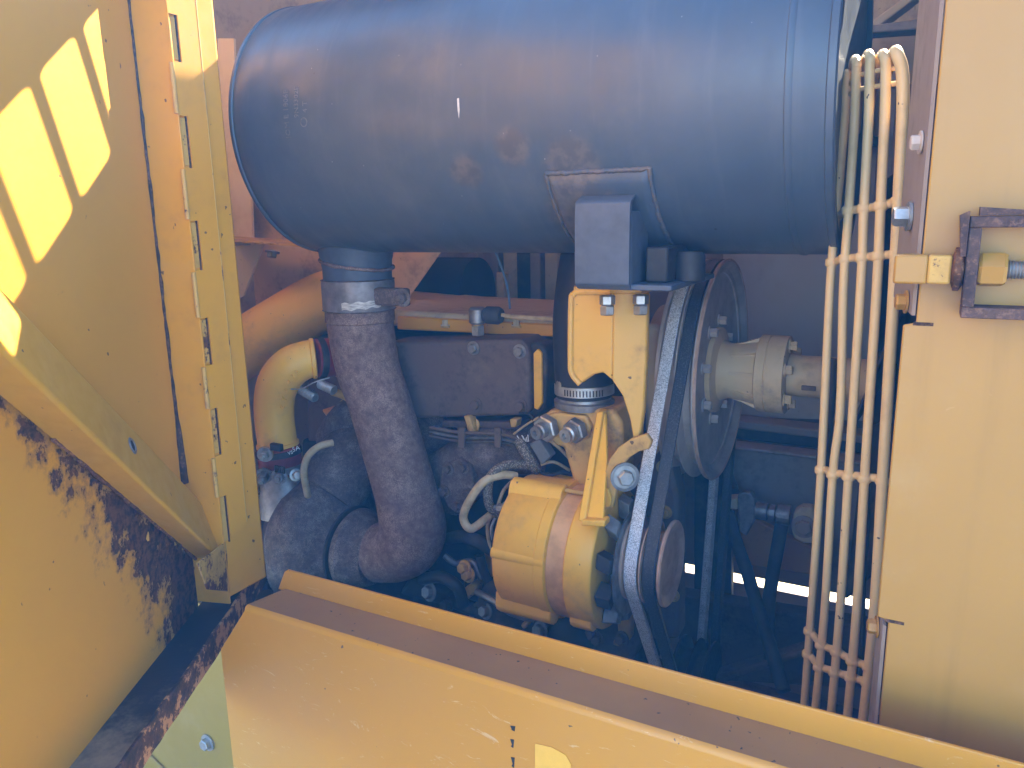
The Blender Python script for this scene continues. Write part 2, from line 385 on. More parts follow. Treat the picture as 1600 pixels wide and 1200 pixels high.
bolt(fw, p(425, 388, 1.12)+V((0,0,-.006)), (0, -.3, -1), .010, .012, mat='steel_dull')
MB().prism([p(340, 60, 1.30), p(365, 60, 1.30), p(372, 250, 1.30), p(392, 300, 1.30), p(395, 376, 1.30), p(340, 376, 1.30)], (0, .006, 0)).build('end_plate', 'sunlit_cream', fw)  # sunlight on this plate is put into its pale colour
rw = thing('radiator_wall', (.06, 1.2, .46), 'dark radiator wall behind the fan guard', 'wall')
MB().box((.05, .74, .461), (.07, WY-.002, 2.1)).build('core', 'dark_grime', rw)
for k in range(7):
    yy = .98+k*.11
    MB().box((.035, yy, .5), (.049, yy+.018, 2.0)).build('fin_rail', 'dark_grime', rw)

# frame above the guard, seen between muffler and side panel
fr = thing('roof_frame', (-.1, 1.5, 1.9), 'grey beams of the hood frame above the fan guard', 'beam')
MB().prism([p(1322, 62, 1.5), p(1420, -10, 1.5), p(1440, -10, 1.5), p(1324, 78, 1.5)], (0, .05, 0)).build('diagonal_brace', 'yellow_dull', fr, bevel=.003)
MB().prism([p(1355, 40, 1.46), p(1450, 27, 1.46), p(1450, 45, 1.46), p(1357, 52, 1.46)], (0, .05, 0)).build('cross_beam', 'grey_dusty', fr, bevel=.003)
MB().prism([p(1318, -60, 1.62), p(1480, -60, 1.62), p(1480, 130, 1.62), p(1318, 130, 1.62)], (0, .01, 0)).build('back_plate', 'yellow_dull', fr)
MB().prism([p(1340, 192, 1.6), p(1372, 192, 1.6), p(1370, 228, 1.6), p(1338, 228, 1.6)], (0, .04, 0)).build('block', 'dark_grime', fr, bevel=.004)
for q in (1343, 1368, 1392):
    MB().prism([p(q, 130, 1.64), p(q+9, 130, 1.64), p(q-4, 330, 1.64), p(q-13, 330, 1.64)], (0, .02, 0)).build('post', 'grey_dusty', fr)

# ------------------------------------------------------------------ hinge post (left jamb of the opening)
hp = thing('hinge_post', (-.9, .76, 1.05), 'yellow hinge post with notched piano hinge beside the open door', 'post')
MB().box((-.96, .722, 1.052), (-.881, .800, 2.3)).build('post_body', 'yellow', hp, bevel=.004)
zz = [(20,95),(180,262),(345,423),(498,572),(640,714),(778,852)]
def zy(ypx):   # height on the hinge line for an image row
    xx = 260+ypx*.1047; return pX(xx, ypx, -.877).z
notch = [(zy(b2), zy(a2)) for a2, b2 in zz]
lf = MB(); z_bot = zy(832)-.01
lf.box((-.881, .7345, z_bot), (-.8765, .766, 2.3))
edges = []; top = 2.3
for z0, z1 in notch:
    edges.append((z1, top)); top = z0
for z0, z1 in edges: lf.box((-.881, .720, z0), (-.8765, .7346, z1))
lf.build('hinge_leaf', 'yellow', hp)
for z0, z1 in notch:
    k = MB().box((-.8815, .7215, z0+.003), (-.8795, .7325, z1-.002)).build('knuckle', 'yellow_rusty', hp, bevel=.001)
    MB().box((-.8812, .7327, z0), (-.8785, .7343, z1)).build('gap', 'rust_dark', k)
for z0, z1 in edges[1:]:
    MB().tube([(-.8775, .7185, z0+.002), (-.8775, .7185, z1-.002)], .0032, 12).build('barrel', 'yellow_rusty', hp)
MB().tube([(-.8776, .7665, z_bot+.01), (-.8776, .7665, 2.3)], .0014, 8).build('seam', 'yellow_rusty', hp)

# ------------------------------------------------------------------ open door
DR = V((-.877*KD, .72*KD, 1.03))
n = N('door_paint')
a = n.noise(4, 6, .62); b_ = n.noise(42, 6, .7); fine = n.noise(200, 4, .7); big = n.noise(16, 7, .68)
c = n.mix(n.ramp(n.noise(2.0, 3), .3, .7), (.61, .285, .020), (.66, .315, .026))
c = n.mix(n.mth('MULTIPLY', n.ramp(a, .5, .85), .22), c, (.30, .21, .13))
c = n.mix(n.mth('MULTIPLY', n.ramp(n.noise(75, 2, .5), .74, .75), .85), c, (.05, .03, .025))
uu = n.dot(DD); zl = n.dot((0, 0, 1))
ln = n.mth('DIVIDE', n.mth('SUBTRACT', n.mth('ADD', zl, .020), n.mth('MULTIPLY', uu, .893)), 1.34)   # + above the weld, - below
wlow = n.ramp(uu, .50, .14, .038, .150); 
below = n.mth('DIVIDE', n.mth('MULTIPLY', ln, -1.0), wlow); above = n.mth('DIVIDE', ln, n.ramp(uu, .45, .1, .020, .030))
prox = n.mth('SUBTRACT', 1.0, n.mth('MAXIMUM', below, above))
fld = n.mth('ADD', n.mth('MULTIPLY', prox, .50), n.mth('ADD', n.mth('MULTIPLY', n.mth('SUBTRACT', big, .5), 2.0), n.mth('MULTIPLY', n.mth('SUBTRACT', b_, .5), 1.3)))
fld = n.mth('ADD', fld, n.ramp(uu, .36, .14, -.10, .25))
rm = n.ramp(fld, .20, .30)
rm = n.mth('MULTIPLY', rm, n.ramp(prox, -.55, .05))
soot = n.mth('MULTIPLY', n.ramp(fld, -.05, .28), n.mth('MULTIPLY', .55, n.ramp(prox, -.6, .1)))
c = n.mix(soot, c, (.07, .05, .045))
rc = n.mix(n.ramp(n.noise(85, 6, .72), .38, .62), (.026, .015, .012), (.14, .06, .03))
rc = n.mix(n.mth('MULTIPLY', n.ramp(n.noise(120, 4, .7), .66, .74), .8), rc, (.30, .17, .08))
c = n.mix(rm, c, rc)
n.bump(n.mth('ADD', n.mth('MULTIPLY', n.noise(30, 3), .25), n.mth('ADD', n.mth('MULTIPLY', rm, n.mth('ADD', -.8, n.mth('MULTIPLY', b_, 2.2))), n.mth('MULTIPLY', fine, .08))), .5, .0025)
n.out(c, n.mth('ADD', .38, n.mth('MULTIPLY', rm, .45)), 0, .5)
# flange of the door: oil-blackened shelf, more so towards the hinge
n = N('shelf_soot')
uu = n.dot(DD); of = n.dot(DN); q = n.mth('ADD', n.noise(9, 7, .7), n.mth('MULTIPLY', n.noise(50, 5, .7), .35))
c = n.mix(n.ramp(n.mth('ADD', q, n.ramp(uu, .55, .1, -.12, .35)), .48, .85), (.26, .18, .10), (.020, .019, .021))
n.bump(q, .5, .002); n.out(c, .6)

door = thing('engine_door', DR, 'open yellow engine door with rusted diagonal brace and sunlit slot stripes', 'door')
def sheet(fn_pts, off_vec, name, mat, parent, **k): return MB().prism(fn_pts, off_vec).build(name, mat, parent, **k)
FO, FU = .053, .129      # depth of the hinge-side return flange, its foot along the door
MB().prism([dp(FU-.012, 1.03), dp(1.0, 1.03), dp(1.0, 2.3), dp(FU-.012, 2.3)], -DN*.004).build('panel', 'door_paint', door)
ch = MB().prism([dp(.118, 1.045, .0), dp(.129, 1.045, FO), dp(.125, 1.045, FO+.0005), dp(.114, 1.045, .0)], V((0, 0, 1.25))).build('return_flange', 'yellow', door, bevel=.001)
sp_ = []; z = 2.29
while z > 1.225:
    sp_.append(dp(.1195+random.uniform(-.0008, .0008), z, .0010)); z -= .012
rad = [.0020+random.uniform(-.0006, .0012)+(.006*max(0, (1.36-q.z)/.13) if q.z < 1.36 else 0) for q in sp_]
MB().tube(sp_, rad, 8).build('corner_grime', 'rust_dark', ch)
# diagonal brace, a folded ridge from the hinge corner up across the panel
A0, A1 = pD(346, 816, .022), pD(-260, 168, .022)
B0, B1 = pD(338, 868, .050), pD(-260, 290, .050)
C0, C1 = pD(345, 905, .004), pD(-260, 400, .004)
def lerp(a, b, t): return a+(b-a)*t
br = MB()
prof = lambda t: [lerp(A0, A1, t)-DN*.021, lerp(A0, A1, t), lerp(B0, B1, t), lerp(C0, C1, t)]
k = 30
for i in range(k):
    q0, q1 = prof(i/k), prof((i+1)/k)
    for j in range(3): br.add([q0[j], q0[j+1], q1[j+1], q1[j]], [(0, 1, 2, 3)])
br.add(prof(0), [(0, 1, 2, 3)])
brace = br.build('brace', 'brace_paint', door, angle=20)
k = brace.modifiers.new('b', 'BEVEL'); k.width = .006; k.segments = 4; k.limit_method = 'ANGLE'; k.angle_limit = R(25)
hq = pD(110, 609, .045); ax = (B0-A0).cross(A1-A0).normalized(); ax = ax if ax.dot(EYE-hq) > 0 else -ax
hq = A0+(A1-A0)*.40; hq = hq+(lerp(B0, B1, .40)-hq)*.42
MB().lathe(hq+ax*.0005, ax, [(0, .0105), (.0012, .0095), (.0012, .0075), (.0003, .0065)], 24, cap=False).build('hole_rim', 'steel_dull', brace)
MB().lathe(hq+ax*.0004, ax, [(0, .0), (.0003, .0072)], 24, cap=False).build('bolt_hole', 'void', brace)
# ragged weld / scale along the foot of the brace
wl = []
for i in range(60):
    t = .02+i*.0105; wl.append(lerp(C0, C1, t)+DN*.001+V((0, 0, random.uniform(-.002, .002))))
MB().tube(wl, [random.uniform(.0018, .0038) for _ in wl], 7).build('weld_bead', 'rust', door)
for i in range(46):   # flakes of scale standing off the steel
    t = random.uniform(.03, .40); q = lerp(C0, C1, t)+V((0, 0, -abs(random.gauss(0, .035))*(1-t)+.012))
    s_ = random.uniform(.003, .009); q = q-DN*((q-H0).dot(DN))
    pts = []
    for j in range(7):
        th = 2*math.pi*j/7; e_ = s_*random.uniform(.55, 1.15); pts.append(q+DD*e_*math.cos(th)+V((0,0,1))*e_*math.sin(th)*1.3+DN*random.uniform(.0004, .0035))
    MB().add(pts+[q+DN*.003], [(j, (j+1) % 7, 7) for j in range(7)]).build('rust_flake', random.choice(['rust', 'rust_dark', 'rust', 'yellow_rusty']), door, angle=20)
# bottom flange and its upturned lip
MB().prism([dp(.0, 1.032, 0), dp(1.0, 1.032, 0), dp(1.0, 1.032, .055), dp(-.01, 1.032, .055)], (0, 0, .004)).build('bottom_flange', 'shelf_soot', door)
lip = MB(); lp = []
for i in range(61):
    u = -.02+.94*i/60; j = random.uniform(-.0014, .0014)
    lp.append([dp(u, 1.007+random.uniform(-.001, .001), .0545), dp(u, 1.043+j, .0545), dp(u, 1.044+j*.5, .0595), dp(u, 1.007+random.uniform(-.001, .001), .0595)])
for i in range(60):
    for j in range(4): lip.add([lp[i][j], lp[i][(j+1) % 4], lp[i+1][(j+1) % 4], lp[i+1][j]], [(0, 1, 2, 3)])
lip.add(lp[0], [(0, 1, 2, 3)]); lip.add(lp[-1], [(0, 1, 2, 3)])
n = N('lip_rust'); a = n.noise(26, 8, .72); b_ = n.noise(70, 5, .7)
c = n.mix(n.ramp(a, .38, .60), (.032, .021, .017), (.14, .062, .032)); c = n.mix(n.ramp(n.mth('ADD', a, n.mth('MULTIPLY', b_, .3)), .67, .72), c, (.50, .25, .10))
n.bump(n.mth('ADD', a, n.mth('MULTIPLY', b_, .5)), .8, .003); n.out(c, .75)
lip.build('lip', 'lip_rust', door, bevel=.001)
# torn corner of the channel at the foot of the hinge
a = pD(352, 845, .05); b_ = pD(353, 924, .05); c_ = pD(322, 921, .05); d_ = pD(305, 880, .05)
MB().prism([a, b_, c_, d_], DN*.003).build('corner_gusset', 'yellow_rusty', door, bevel=.001)

# ------------------------------------------------------------------ sill below the opening
sl = thing('sill_panel', (-.4, .64, .46), 'yellow folded sill panel below the engine bay with black tick marks', 'sill')
x0, x1 = p(345, 1015, .6).x, 1.2
n = N('sill_paint')
a = n.noise(3, 6, .6); b_ = n.noise(40, 5, .65); scr = n.noise(22, 6, .75, stretch=(1.2, 1, 3.5), dist=1.5)
c = n.mix(n.ramp(n.noise(2.0, 3), .3, .7), (.55, .245, .018), (.61, .275, .024)); c = n.mix(n.mth('MULTIPLY', n.ramp(a, .45, .8), .3), c, (.38, .24, .13))
c = n.mix(n.mth('MULTIPLY', n.ramp(scr, .61, .67), .5), c, (.72, .52, .30))
c = n.mix(n.mth('MULTIPLY', n.ramp(n.noise(95, 2, .5), .765, .775), .85), c, (.05, .04, .035))
n.bump(n.mth('ADD', n.noise(18, 3), n.mth('MULTIPLY', b_, .15)), .2, .002); n.out(c, n.mth('ADD', .25, n.mth('MULTIPLY', b_, .3)), 0, .5, .15)
n = N('ledge_paint')   # dusty top of the ledge
a = n.noise(5, 6, .6); c = n.mix(n.ramp(a, .3, .75), (.30, .155, .05), (.225, .115, .045)); c = n.mix(n.ramp(n.noise(130, 2, .5), .72, .735), c, (.03, .028, .026))
n.bump(n.noise(60, 4), .3, .001); n.out(c, .62)
zl_, zf = 1.141, 1.168
cA, cB = p(345, 1015, .6), p(382, 952, .6); xc = cB.x
MB().prism([V((x0, .6, .47)), V((x0, .6, cA.z)), V((xc, .6, zl_-.006)), V((x1, .6, zl_-.006)), V((x1, .6, .47))], (0, .004, 0)).build('front_face', 'sill_paint', sl)
fold = MB()
cs = [(.600, zl_-.006), (.6008, zl_-.0025), (.603, zl_-.0006), (.606, zl_)]
fold.prism([V((xc, y_, z_)) for y_, z_ in cs+[(.606, zl_-.006)]], V((x1-xc, 0, 0))).build('fold', 'sill_paint', sl)
MB().prism([V((xc, .606, zl_-.004)), V((x1, .606, zl_-.004)), V((x1, .657, zl_-.004)), V((xc+.012, .657, zl_-.004))], (0, 0, .004)).build('ledge', 'ledge_paint', sl)
xf = p(447, 897, .66).x
MB().prism([V((xf-.012, .657, zl_)), V((xf, .657, zf-.004)), V((xf+.006, .657, zf)), V((x1, .657, zf)), V((x1, .657, zl_-.004)), V((xf-.014, .657, zl_-.004))], (0, .004, 0)).build('inner_flange', 'sill_paint', sl, bevel=.0012)
MB().box((x0, .604, .47), (x0+.004, .70, cA.z-.001)).build('end_face', 'sill_paint', sl)
for (ax_, ay_, bx, by) in ((797, 1134, 805, 1143), (797, 1155, 803, 1169), (798, 1183, 804, 1200)):
    q = [p(ax_, ay_, .5994), p(bx, ay_+1, .5994), p(bx-1, by, .5994), p(ax_+1, by-3, .5994), p(ax_+3, (ay_+by)/2+2, .5994)]
    MB().prism(q, (0, .0003, 0)).build('tick_mark', 'black_print', sl)
q = [p(836, 1162, .5992), p(862, 1168, .5992), p(884, 1180, .5992), p(892, 1195, .5992), p(890, 1230, .5992), p(836, 1230, .5992)]
MB().prism(q, (0, .0004, 0)).build('decal', 'decal_yellow', sl)
# body panel left of the sill
ll = thing('lower_panel', (-.95, .69, .46), 'greenish yellow lower body panel with one bolt below the door flange', 'panel')
xr = x0-.004
MB().box((-1.9, .815, .461), (x0+.10, .820, .955)).build('sheet', 'yellow_green', ll)
bq = p(325, 1160, .814); bolt(ll, bq, (0, -1, 0), .011, .012, mat='zinc')
q = [p(220, 1160, .814), p(233, 1175, .814), p(262, 1204, .814), p(262, 1240, .814), p(200, 1240, .814), p(180, 1160, .814)]
MB().prism(q, (0, -.004, 0)).build('lap_plate', 'yellow_green', ll, bevel=.001)
sideb = MB().box((-2.6, .722, 1.075), (-.962, .726, 2.3)).build('side_panel', 'yellow'); tag(sideb, 'yellow side panel of the machine beyond the hinge post', 'panel')

# ------------------------------------------------------------------ right-hand side panel
rp = thing('fender_panel', (.2, .72, .5), 'pale yellow side panel right of the fan guard', 'panel')
PY_ = .72
ex = p(1450, 300, PY_).x
t0, t1 = p(1420, 508, PY_).z, p(1386, 967, PY_).z
tx = p(1416, 520, PY_).x-.003
poly = [V((ex, PY_, .47)), V((ex, PY_, t1-.002)), V((tx, PY_, t1)), V((tx, PY_, t0)), V((ex, PY_, t0+.002)), V((ex, PY_, 2.2)), V((1.2, PY_, 2.2)), V((1.2, PY_, .47))]
MB().prism(poly, (0, .004, 0)).build('sheet', 'yellow_panel', rp, bevel=.0015)
for za, zb, nm, fd in ((t0+.008, 2.2, 'edge_flange', 1.0), (.47, t1-.008, 'edge_flange', .3)):
    MB().prism([V((ex-.001, PY_+.001, za)), V((ex-.004, PY_+.0035, za)), V((ex-.004-.020*fd, PY_+.16*fd, za)), V((ex-.020*fd, PY_+.16*fd, za))], (0, 0, zb-za)).build(nm, 'grey_dusty', rp)
def flb(px, py, d=.10, **k):
    y_ = PY_+d; x_ = ex-.004-.020*(d/.157); pp = pX(px, py, x_)
    q = p(px, py, y_); return bolt(rp, V((x_-.001, y_, q.z)), (-1, -.2, 0), **k)
flb(1447, 222, .03, r=.0065, h=.008, mat='grey_pale'); flb(1424, 338, .06, r=.009, h=.014, mat='zinc'); flb(1428, 472, .03, r=.007, h=.009, mat='yellow_panel'); flb(1383, 982, .03, r=.007, h=.009, mat='yellow_panel')
for za, zb in ((t0, t0+.0028), (t1-.0028, t1)):
    MB().box((ex-.002, PY_-.0006, za), (ex+.013, PY_+.0006, zb)).build('relief_cut', 'rust_dark', rp)
# latch pocket with clevis bolt
lt = thing('latch_pocket', p(1500, 500, .70), 'rusty square latch pocket with threaded rod and nut on the side panel', 'latch')
LY = .69
q00, q11 = p(1500, 497, LY), p(1660, 336, LY)
x0_, x1_, z0_, z1_ = q00.x, q11.x+.06, q00.z, q11.z
wq = .0085
MB().box((x0_, LY, z0_), (x1_, PY_-.001, z0_+wq)).build('frame_bar', 'rust_frame', lt, bevel=.001)
MB().box((x0_, LY, z1_-wq), (x1_, PY_-.001, z1_)).build('frame_bar', 'rust_frame', lt, bevel=.001)
MB().box((x0_, LY, z0_+wq), (x0_+wq, PY_-.001, z1_-wq)).build('frame_bar', 'rust_frame', lt, bevel=.001)
MB().box((x1_, LY, z0_), (x1_+wq, PY_-.001, z1_)).build('frame_bar', 'rust_frame', lt, bevel=.001)
MB().box((x0_+wq, PY_-.005, z0_+wq), (x1_, PY_-.001, z1_-wq)).build('back_plate', 'yellow_panel', lt)
MB().prism([V((x0_-.004, LY-.001, z1_-.03)), V((x0_-.0005, LY-.002, z1_-.03)), V((x0_-.0005, LY-.002, z1_+.004)), V((x0_-.007, LY-.001, z1_+.001))], (0, .02, 0)).build('bent_tab', 'rust_frame', lt)
MB().prism([V((x0_+.006, LY+.001, z1_+.0005)), V((x0_+.06, LY+.001, z1_+.0005)), V((x0_+.06, LY+.001, z1_+.002)), V((x0_+.006, LY+.001, z1_+.007))], (0, .02, 0)).build('bent_tab', 'rust_frame', lt)
ra, rb = p(1397, 420, LY+.014), p(1492, 420, LY+.014); zr = (ra.z+rb.z)/2
MB().box((ra.x, LY+.003, zr-.0115), (ra.x+.024, LY+.025, zr+.0115)).build('clevis', 'yellow_panel', lt, bevel=.002)
MB().box((ra.x+.024, LY+.003, zr-.0112), (x0_-.009, LY+.024, zr+.0112)).build('rod_block', 'yellow_rusty', lt, bevel=.002)
MB().lathe((x0_-.009, LY+.014, zr), (1, 0, 0), [(0, .010), (.002, .017), (.006, .017), (.0088, .012)], 24).build('washer', 'rust', lt)
bolt(lt, (x0_+wq+.0005, LY+.014, zr), (1, -.0, 0), .0135, .019, 'nut', 'yellow_panel')
pr = []
for i in range(9): pr += [(.019+i*.0022, .0072), (.020+i*.0022, .0062)]
MB().lathe((x0_+wq, LY+.014, zr), (1, 0, 0), [(.001, .0065)]+pr+[(.0395, .0055), (.0395, 0)], 20).build('thread', 'steel_dull', lt)

# ------------------------------------------------------------------ muffler
mf = thing('muffler', root0, 'large black cylindrical muffler hanging across the top of the engine bay', 'muffler')
L = MX1-MX0
MB().lathe((MX0, MY, MZ), (1, 0, 0), [(.004, MR-.004), (.010, MR)]+[(.010+(L-.020)*i/24, MR+.00015*math.sin(i*1.7)) for i in range(1, 24)]+[(L-.010, MR), (L-.004, MR-.002)], 128, cap=False).build('shell', 'muffler_veiled', mf)
MB().lathe((MX0, MY, MZ), (1, 0, 0), [(.020, 0), (.016, MR*.7), (.002, MR-.012), (0, MR-.003), (.002, MR+.0012), (.007, MR+.0012), (.009, MR-.001)], 128).build('end_cap', 'muffler_veiled', mf)
MB().lathe((MX0, MY, MZ), (1, 0, 0), [(L-.012, MR-.002), (L-.009, MR+.0022), (L-.002, MR+.0022), (L, MR), (L, MR-.012), (L-.006, MR-.016), (L-.010, 0)], 128).build('end_cap', 'muffler_veiled', mf)
MB().lathe((MX0, MY, MZ), (1, 0, 0), [(L-.052, MR-.001), (L-.050, MR+.0012), (L-.045, MR+.0016), (L-.041, MR-.001)], 128, cap=False).build('seam', 'muffler_veiled', mf)
def cyl(px, py, r=MR):   # where a sight line meets the shell
    d = ray(px, py); oy, oz = EYE.y-MY, EYE.z-MZ
    A_ = d.y*d.y+d.z*d.z; B_ = oy*d.y+oz*d.z; C_ = oy*oy+oz*oz-r*r
    t = (-B_-math.sqrt(max(0, B_*B_-A_*C_)))/A_; return EYE+d*t
def ang(q): return math.atan2(q.z-MZ, -(q.y-MY))
def onc(x, th, r): return V((x, MY-math.cos(th)*r, MZ+math.sin(th)*r))
qa, qb = cyl(853, 270), cyl(1015, 264)
pxa, pxb, tha = qa.x, qb.x, (ang(qa)+ang(qb))/2
def pad_r(u, v):
    e = min(u, 1-u)*(pxb-pxa); f = (1-v)*.13
    h = .0065*min(1, min(e, f+.0)/.006+.12)
    return h
def padf(u, v):
    th = tha+(R(-88)-tha)*(1-(1-v)) if True else 0
    e = min(u, 1-u)/.06; f = v/.06
    return onc(pxa+(pxb-pxa)*u, tha+(R(-88)-tha)*v, MR+.0065*min(1, .05+min(e, f)))
MB().grid(padf, 40, 40).build('saddle_pad', 'muffler_veiled', mf, angle=60)
edge = [onc(pxa, tha+(R(-86)-tha)*(1-i/14), MR+.001) for i in range(15)]+[onc(pxa+(pxb-pxa)*i/16, tha, MR+.001) for i in range(1, 17)]+[onc(pxb, tha+(R(-86)-tha)*i/14, MR+.001) for i in range(1, 15)]
edge = [q+V((random.uniform(-1,1), 0, random.uniform(-1,1)))*.0007 for q in smooth_path(edge, 3)]
n = N('weld_rust'); a = n.noise(50, 6, .7); n.bump(a, .7, .002); n.out(n.mix(n.ramp(a, .42, .60), (.075, .092, .12), (.15, .12, .105)), .7)
MB().tube(edge, [.0028+random.uniform(-.0006, .0006) for _ in edge], 10).build('weld_bead', 'weld_rust', mf)
# hanger: bent strap from the saddle down on to the yellow support
hx0_, hx1_ = p(899, 400, .886).x, p(984, 400, .886).x
ht = cyl(900, 306).z; hbz = p(940, 452, .886).z
hw = []
cs = [(MY-math.cos(math.asin((ht-MZ)/MR))*MR-.004, ht+.001), (.888, ht-.008), (.885, ht-.016), (.884, ht-.04), (.884, hbz+.014), (.886, hbz+.005), (.892, hbz)]
st_ = MB()
pts = [V((hx0_, y_, z_)) for y_, z_ in smooth_path([V((0, a_, b2)) for a_, b2 in cs], 5) and [(q.y, q.z) for q in smooth_path([V((0, a_, b2)) for a_, b2 in cs], 5)]]
outer = pts; inner = [V((q.x, q.y+.007, q.z)) for q in pts]
st_.prism(outer+inner[::-1], (hx1_-hx0_, 0, 0)).build('hanger_strap', 'bracket_black', mf, angle=30, bevel=.0015)
MB().box((hx1_-.007, .8915, hbz+.003), (hx1_, .955, ht-.02)).build('hanger_side', 'bracket_black', mf, bevel=.0015)
MB().box((hx0_, .8925, hbz-.001), (hx1_+.05, 1.10, hbz+.006)).build('hanger_foot', 'bracket_black', mf, bevel=.0015)
MB().box((hx1_+.008, .92, hbz+.0065), (hx1_+.036, 1.05, hbz+.05)).build('spacer', 'dark_grime', mf, bevel=.003)
MB().lathe((hx1_+.05, .97, hbz+.0065), (0, 0, 1), [(0, .019), (.03, .019), (.036, .016), (.036, 0)], 32).build('isolator', 'dark_grime', mf)
# outlet neck
nx = -.886
npth = [V((nx, MY, MZ-.17)), V((nx, MY, 1.545)), V((nx-.001, MY, 1.50)), V((nx-.002, MY, 1.478))]
MB().lathe((nx, MY, 1.475), (0, 0, 1), [(0, .0600), (.045, .0600), (.050, .0612), (.057, .0612), (.064, .0635), (.085, .066), (.115, .078), (.15, .085)], 64, cap=False).build('outlet_neck', 'bracket_black', mf)
rg_ = []
for i in range(61):
    th = 2*math.pi*i/60; rg_.append(V((nx+math.cos(th)*.0628, MY+math.sin(th)*.0628, 1.527-.010*math.cos(th)+random.uniform(-.0006, .0006))))
MB().tube(rg_, [.0030+random.uniform(-.0006, .0008) for _ in rg_], 8, cap=False).build('neck_weld', 'exhaust_rust', mf)
# faint paint-stamped part marks near the end: small characters running down the shell
def stamp(txt, px, py, size):
    q0 = cyl(px, py); th0 = ang(q0)
    def bend(x, y, z):   # text runs up the shell, characters turned a quarter
        return onc(q0.x-y, th0+x/MR, MR+.0006+z)
    lettering(mf, txt, q0, (0, 0, 1), (-1, 0, 0), size, 'stamp_grey', 'stamped_mark', .0002, bend)
simple('stamp_grey', (.20, .205, .215), .6, 0, .5, 90)
stamp('IOM E 1806E', 455, 216, .0125); stamp('9N3302E', 467, 184, .0115); stamp('4 T', 480, 176, .0115)
q0 = cyl(475, 191); MB().lathe(q0+V((0, -.0004, 0)), V((0, -1, 0)), [(0, .0066), (.0004, .0066), (.0004, .005), (0, .005)], 24, cap=False).build('stamped_mark', 'stamp_grey', mf)
q0 = cyl(716, 170); MB().prism([cyl(714, 154, MR+.0005), cyl(717, 153, MR+.0005), cyl(718, 172, MR+.0005), cyl(717, 185, MR+.0005), cyl(715, 172, MR+.0005)], (0, .0003, 0)).build('scratch', 'white_print', mf)

# exhaust clamp
ec = thing('exhaust_clamp', (nx, MY, 1.42), 'galvanised band clamp round the top of the exhaust pipe', 'clamp')
zc1, zc0 = p(560, 441, MY-.06).z, p(560, 491, MY-.06).z
MB().lathe((nx, MY, zc0), (0, 0, 1), [(0, .0615), (.001, .0632), (.006, .0640), (zc1-zc0-.006, .0640), (zc1-zc0-.001, .0632), (zc1-zc0, .0615)], 72, cap=False).build('band', 'band_steel', ec)
for z_ in (zc0+.0005, zc1-.0005): MB().lathe((nx, MY, z_), (0, 0, 1), [(-.0012, .062), (0, .0650), (.0012, .062)], 72, cap=False).build('band_edge', 'cast_dark', ec)
bq = p(634, 464, 1.05)
MB().box((nx+.056, 1.040, zc0+.012), (bq.x+.004, 1.060, zc1-.012)).build('lug', 'cast_dark', ec, bevel=.004)
bolt(ec, V((bq.x+.001, 1.039, bq.z)), (.1, -1, 0), .0105, .014, 'stud', 'cast_dark')
n = N('scraped'); a = n.noise(60, 5, .7, stretch=(1, 1, 6)); n.out(n.mix(n.ramp(a, .35, .6), (.30, .26, .22), (.62, .58, .52)), .6, .3); n.bump(a, .6, .001)
def sc(u, v):
    th = R(282)+R(62)*u; return V((nx+math.cos(th)*.0645, MY+math.sin(th)*.0645, zc0+.005+.012*v+.004*u+.0015*math.sin(u*19)))
MB().grid(sc, 24, 3).build('scraped_patch', 'scraped', ec)

# ------------------------------------------------------------------ exhaust pipe
ep = thing('exhaust_pipe', (-.80, MY, 1.0), 'rusty brown curved exhaust pipe between muffler and turbocharger', 'pipe')
pth = [V((nx, MY, 1.475)), V((nx, MY, 1.435)), p(565, 520, MY), p(575, 575, MY), p(592, 625, MY), p(611, 690, MY), p(630, 755, MY), p(640, 795, MY), p(645, 825, MY), p(638, 848, MY), p(618, 860, MY), p(590, 863, MY)]
sp2 = smooth_path(pth, 8)
MB().tube(sp2, [.0595, .0595, .0590, .0575, .056, .056, .056, .057, .060, .062, .061, .058, .056], 40).build('pipe', 'exhaust_rust', ep, angle=60)
MB().lathe((nx, MY, zc0-.022), (0, 0, 1), [(0, .059), (.002, .0612), (.021, .0612)], 64, cap=False).build('sleeve', 'exhaust_rust', ep)

# ------------------------------------------------------------------ turbocharger
tc0 = p(560, 858, MY); TX, TZ = tc0.x, tc0.z
tb = thing('turbocharger', (TX-.06, MY, TZ-.12), 'dark cast iron turbocharger at the foot of the exhaust pipe', 'turbocharger')
MB().lathe((TX, MY, TZ), (1, 0, 0), [(-.010, .050), (-.010, .074), (-.004, .079), (.006, .079), (.012, .074), (.040, .062), (.046, .058)], 56).build('outlet_flange', 'cast_dark', tb)
MB().lathe((TX, MY, TZ), (1, 0, 0), [(-.019, .070), (-.017, .0815), (-.011, .0825), (-.0105, .070)], 56).build('vband', 'dark_grime', tb)
prof_ = [(-.150, .050), (-.148, .085), (-.135, .108), (-.112, .124), (-.085, .130), (-.060, .124), (-.040, .106), (-.028, .086), (-.018, .076), (-.018, .05)]
def volute(u, v):
    th = 2*math.pi*u; i = v*(len(prof_)-1); k_ = min(int(i), len(prof_)-2); t = i-k_
    tt = prof_[k_][0]*(1-t)+prof_[k_+1][0]*t; rr_ = prof_[k_][1]*(1-t)+prof_[k_+1][1]*t
    g_ = .86+.28*(((th+2.2) % (2*math.pi))/(2*math.pi))
    if rr_ > .08: rr_ = .08+(rr_-.08)*g_*1.25
    return V((TX+tt, MY-math.cos(th)*rr_, TZ+math.sin(th)*rr_))
MB().grid(volute, 72, 36).build('turbine_housing', 'cast_dark', tb, angle=60)
